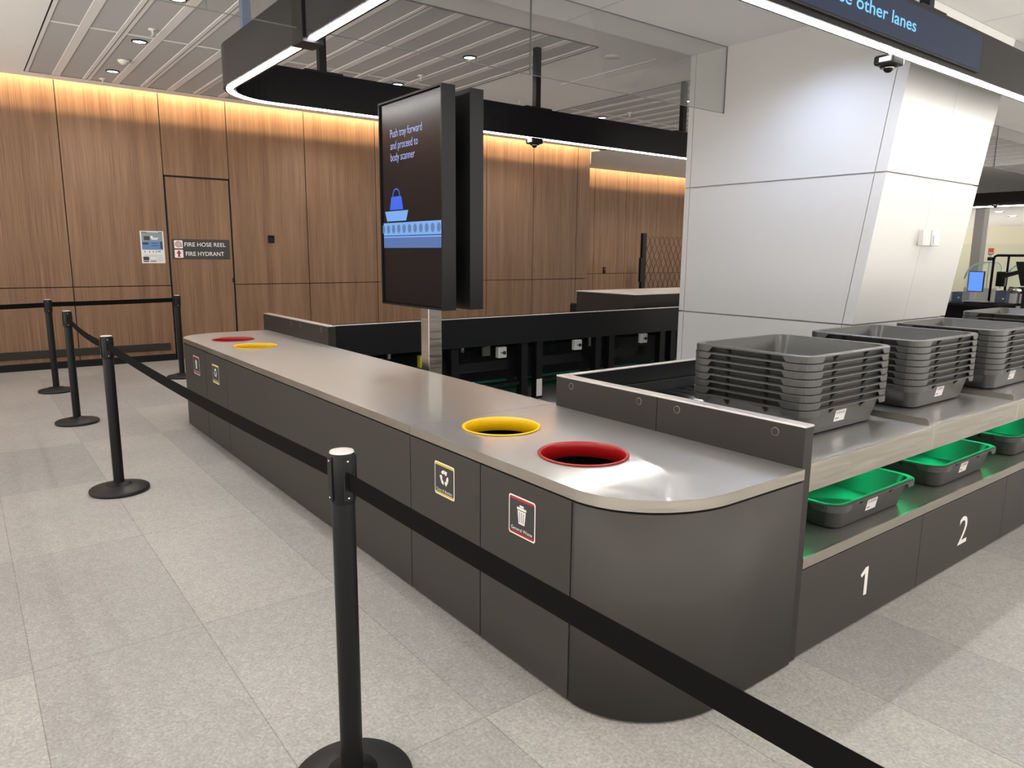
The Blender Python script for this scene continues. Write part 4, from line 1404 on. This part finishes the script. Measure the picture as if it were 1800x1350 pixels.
rc(0.016, 0.284, 0.30, 0.425, 'print_grey'); rc(0.016, 0.284, 0.185, 0.30, 'print_blue')
rc(0.016, 0.09, 0.418, 0.428, 'print_black', 0.0006); rc(0.235, 0.284, 0.418, 0.428, 'print_black', 0.0006)
rc(0.045, 0.12, 0.315, 0.37, 'print_dark', 0.0008); rc(0.13, 0.235, 0.345, 0.352, 'white', 0.0008); rc(0.14, 0.22, 0.325, 0.340, 'white', 0.0008)
rc(0.13, 0.16, 0.35, 0.375, 'white', 0.0010)
rc(0.025, 0.10, 0.255, 0.285, 'print_dark', 0.0008); rc(0.14, 0.215, 0.272, 0.280, 'print_dark', 0.0008); rc(0.14, 0.225, 0.238, 0.246, 'print_dark', 0.0008)
rc(0.25, 0.276, 0.20, 0.30, 'print_dark', 0.0008)
for x_ in (0.04, 0.10, 0.145, 0.185):
    rc(x_, x_ + 0.014, 0.145, 0.172, 'print_grey', 0.0006)
rc(0.21, 0.25, 0.155, 0.170, 'print_blue', 0.0006)
for z_ in (0.112, 0.10):
    rc(0.03, 0.27, z_, z_ + 0.003, 'print_grey', 0.0006)
rc(0.02, 0.095, 0.04, 0.09, 'print_dark', 0.0006); rc(0.02, 0.09, 0.018, 0.034, 'print_dark', 0.0006)
rc(0.105, 0.19, 0.045, 0.092, 'print_grey', 0.0006); rc(0.108, 0.187, 0.048, 0.089, 'paper', 0.0008)
rc(0.108, 0.187, 0.018, 0.038, 'print_grey', 0.0006)
for z_ in (0.085, 0.075, 0.062, 0.05, 0.038, 0.026):
    rc(0.20, 0.275, z_, z_ + 0.003, 'print_grey', 0.0006)
s.build('print', 'paper', t)
b_ = MB(); b_.box(2.288, 2.376, YW - 0.028, YW + 0.001, 1.692, 1.806, 0.004)
t = thing('card_reader', 'small black card reader on the timber wall right of the door', 'card reader', (2.33, YW, 1.69))
b_.build('housing', 'black', t)
b_ = MB(); b_.box(2.298, 2.366, YW - 0.0292, YW - 0.028, 1.76, 1.796); b_.build('lens', 'black_gloss', t)
t = thing('card_reader', 'tiny black reader with silver button on the set-back timber wall', 'card reader', (11.74, 11.83, 1.17))
b_ = MB(); b_.box(11.70, 11.775, 11.80, 11.831, 1.10, 1.255, 0.004); b_.build('housing', 'black', t)
b_ = MB(); b_.lathe([(0.0, -0.002), (0.014, -0.002), (0.014, 0.0)], 14, (11.738, 11.80, 1.20), axis='Y'); b_.build('button', 'chrome', t)

# lattice gate
t = thing('lattice_gate', 'folding bronze lattice gate with black end post in front of the set-back wall', 'gate', (13.0, 11.0, 0))
b_ = MB(); b_.box(12.22, 12.36, 10.96, 11.04, 0.0, 2.11, 0.004); b_.build('end_post', 'black', t)
b_ = MB(); b_.box(12.16, 12.23, 10.95, 11.02, 0.9, 1.50, 0.004); b_.build('lock_case', 'black', t)
b_ = MB()
gx0, gx1, gz0, gz1 = 12.37, 14.6, 0.10, 2.04
pz = 0.355; px_ = 0.185
sl = pz * 2 / (px_ * 1.0)
slope = (pz) / (px_ / 1.0) * 1.0
x = gx0 - 3
while x < gx1 + 3:
    for sg in (1, -1):
        pts = []
        for zz in (gz0, gz1):
            pts.append((x + sg * (zz - gz0) / 1.95, 11.0 + 0.004 * sg, zz))
        (xa, ya, za), (xb, yb, zb_) = pts
        # clip in x
        lo, hi = 0.0, 1.0
        dx_ = xb - xa
        ta, tb = (gx0 - xa) / dx_, (gx1 - xa) / dx_
        if ta > tb: ta, tb = tb, ta
        lo = max(lo, ta); hi = min(hi, tb)
        if hi - lo > 0.03:
            b_.tube([(xa + dx_ * lo, ya, za + (zb_ - za) * lo), (xa + dx_ * hi, yb, za + (zb_ - za) * hi)], 0.007, 5)
    x += px_
b_.build('lattice', 'bronze', t)

# ---------------------------------------------------------------- beyond the column: other lanes
t = thing('light_beam', 'distant black ceiling beam with white light strip, right of the column', 'light frame', (18, 4, 2.75))
b_ = MB(); b_.box(17.6, 17.75, 2.0, 7.2, 2.752, 3.06); b_.build('beam', 'black_gloss', t)
b_ = MB(); b_.box(17.585, 17.625, 2.0, 7.2, 2.735, 2.752); b_.build('light_strip', 'led', t)
for y in (3.2, 6.2):
    b_ = MB(); b_.box(17.64, 17.7, y, y + 0.06, 3.06, ZC); b_.build('strut', 'black', t)
dome_cam(17.55, 5.10, 2.80, 'distant black dome camera under the far ceiling beam')
b_ = MB(); b_.box(19.6, 19.9, 6.05, 6.27, 0, 2.83)
tag(b_.build('pillar', 'pillar'), 'slim grey pillar behind the far equipment, right of the white column', 'pillar')
b_ = MB(); b_.box(32, 32.2, -6, 13, 0, 3.4)
b_.build('wall_front', 'cream', kind='structure')
b_ = MB(); b_.box(18.0, 34, -8, 13, 2.84, 2.94)
cf = b_.build('ceiling', 'ceiling', kind='structure')
for i, (x, y, lab) in enumerate(((21.5, 6.4, 'tiny distant ceiling light under the far beam, nearest it'), (24.0, 6.9, 'tiny distant ceiling light left of the far pair'), (24.2, 5.8, 'tiny distant ceiling light at the right photo edge'), (27.0, 7.4, 'tiny distant ceiling light deepest in the far hall'))):
    downlight(x, y, 2.84, lab, 0.13)['group'] = 'distant ceiling lights'

t = thing('operator_desk', 'black operator desk right of the column, holding the blue monitor', 'desk', (9.5, 2.3, 0))
b_ = MB(); b_.box(9.1, 9.86, 1.90, 3.6, 0.93, 0.965, 0.004); b_.build('desk_top', 'black', t)
for x, y in ((9.15, 1.95), (9.15, 3.5), (9.78, 1.95), (9.78, 3.5)):
    b_ = MB(); b_.box(x, x + 0.05, y, y + 0.05, 0, 0.93); b_.build('leg', 'black', t)
b_ = MB(); b_.box(9.83, 9.85, 2.0, 3.5, 0.05, 0.93); b_.build('modesty_panel', 'black_matt', t)
t = thing('monitor', 'small portrait monitor with a plain bright blue screen on the black desk', 'monitor', (9.55, 2.36, 0.965))
b_ = MB(); b_.box(9.50, 9.53, 2.262, 2.455, 1.108, 1.385, 0.004); b_.build('housing', 'black', t)
b_ = MB(); b_.box(9.497, 9.4998, 2.272, 2.445, 1.118, 1.375); b_.build('screen', 'mon_blue', t)
b_ = MB(); b_.box(9.53, 9.56, 2.36, 2.39, 0.98, 1.2); b_.build('stand', 'grey_plastic', t)
b_ = MB(); b_.box(9.42, 9.66, 2.22, 2.48, 0.965, 0.985, 0.004); b_.build('foot', 'grey_plastic', t)
b_ = MB(); b_.box(9.18, 9.36, 2.02, 2.36, 0.965, 0.985, 0.005)
tag(b_.build('keyboard', 'black'), 'low black keyboard in front of the blue monitor', 'keyboard')
for i, (x, y0, y1, z0, z1, lab) in enumerate(((9.40, 2.47, 2.62, 0.965, 1.10, 'blue-grey equipment case on the desk at the column edge'),
                                               (9.60, 2.00, 2.16, 0.965, 1.13, 'blue-grey equipment case on the desk right of the blue monitor'))):
    t = thing('equipment_case', lab, 'case', (x, (y0 + y1) / 2, z0))
    b_ = MB(); b_.box(x, x + 0.25, y0, y1, z0, z1, 0.006); b_.build('body', 'case', t)
    b_ = MB(); b_.box(x - 0.003, x + 0.001, y1 - 0.022, y1, z0 + 0.005, z1 - 0.005); b_.build('end_strip', 'grey_plastic', t)
    b_ = MB(); b_.box(x - 0.002, x, y0 + 0.03, y0 + 0.05, z0 + 0.05, z0 + 0.07); b_.build('latch', 'chrome', t)
t = thing('pipe_frame', 'black pipe frame standing over the far equipment', 'frame', (9.9, 2.1, 0))
b_ = MB(); b_.tube([(9.92, 2.32, 0.0), (9.92, 2.32, 1.55), (9.92, 2.31, 1.585), (9.92, 2.28, 1.60), (9.92, 1.2, 1.60)], 0.017, 8); b_.build('arch', 'black', t)
b_ = MB(); b_.tube([(9.92, 2.14, 0.0), (9.92, 2.14, 1.60)], 0.015, 8); b_.build('upright', 'black', t)
b_ = MB(); b_.box(9.86, 9.94, 2.33, 2.38, 1.53, 1.575); b_.build('clamp', 'black', t)
b_ = MB(); b_.box(9.84, 9.96, 2.13, 2.24, 1.18, 1.38, 0.01); b_.build('gearbox', 'black', t)
t = thing('machine_hood', 'big black angular machine hood at the right edge of the photo', 'machine', (9.8, 1.7, 0))
b_ = MB(); b_.slab([(9.7, 1.98, 1.52), (9.7, 1.89, 1.20), (9.7, 0.9, 1.20), (9.7, 0.9, 1.52)], (0.5, 0, 0)); b_.build('hood', 'black', t)
b_ = MB(); b_.slab([(9.72, 2.13, 1.35), (9.72, 1.90, 1.42), (9.72, 1.90, 1.37), (9.72, 2.13, 1.29)], (0.06, 0, 0)); b_.build('arm', 'black', t)
b_ = MB(); b_.box(9.7, 10.1, 0.9, 1.86, 0.0, 1.19); b_.build('cabinet', 'black_matt', t)
t = thing('feed_drum', 'shiny steel drum unit on the desk beside the black hood', 'machine', (9.9, 1.95, 0.965))
b_ = MB(); b_.lathe([(0.045, 1.87), (0.045, 2.03)], 20, (9.75, 0, 1.14), axis='Y', caps=True); b_.build('drum', 'chrome', t)
b_ = MB(); b_.box(9.68, 9.82, 1.92, 2.00, 0.965, 1.10, 0.005); b_.build('base', 'grey_plastic', t)
for i, (dy, lab) in enumerate(((0.0, 'curved pale glass gate panel behind the monitor, left of the pair'), (-0.66, 'curved pale glass gate panel right of the pipe frame'))):
    px0 = 13.0
    t = thing('glass_gate', lab, 'glass gate', (px0, 3.5 + dy, 0), 'curved glass gate panels')
    prof = [(3.82, 1.22), (3.79, 1.34), (3.75, 1.41), (3.69, 1.46), (3.60, 1.488), (3.50, 1.495), (3.34, 1.49), (3.285, 1.465), (3.255, 1.39), (3.25, 1.28), (3.25, 1.05)]
    b_ = MB(); b_.tube([(px0, y + dy, z) for y, z in prof], 0.011, 6); b_.build('glass_rim', 'arc', t)
    b_ = MB(); b_.tube([(px0 + 0.05, y + dy + 0.04, z - 0.03) for y, z in prof[:6]], 0.010, 6); b_.build('glass_rim', 'arc', t)
    b_ = MB(); b_.slab([(px0 - 0.003, y + dy, z) for y, z in prof] + [(px0 - 0.003, 3.82 + dy, 1.05)], (0.006, 0, 0)); b_.build('pane', 'glass_pale', t)
    b_ = MB(); b_.box(px0 - 0.1, px0 + 0.1, 3.26 + dy, 3.80 + dy, 0.0, 1.05, 0.02); b_.build('cabinet', 'grey_plastic', t)
t = thing('floor_notice', 'distant orange and white notice on a stand behind the pipe frame', 'notice', (13.4, 3.5, 0))
b_ = MB(); b_.box(13.38, 13.42, 3.55, 3.645, 1.63, 1.745, 0.01); b_.build('panel', 'orange', t)
b_ = MB(); b_.box(13.372, 13.38, 3.565, 3.63, 1.645, 1.672); b_.build('white_mark', 'white', t)
b_ = MB(); b_.tube([(13.4, 3.6, 0), (13.4, 3.6, 1.64)], 0.02, 6); b_.build('pole', 'grey_plastic', t)
t = thing('glass_screen', 'distant clear glass screen partition in the far hall', 'glass screen', (20.5, 5.5, 0))
b_ = MB(); b_.box(20.5, 20.51, 3.6, 7.4, 0.1, 1.95); b_.build('pane', 'glass_pale', t)
b_ = MB(); b_.box(20.48, 20.53, 3.6, 3.64, 0, 1.98); b_.box(20.48, 20.53, 5.1, 5.13, 0, 1.98); b_.box(20.48, 20.53, 7.36, 7.4, 0, 1.98); b_.build('frame', 'grey_plastic', t)
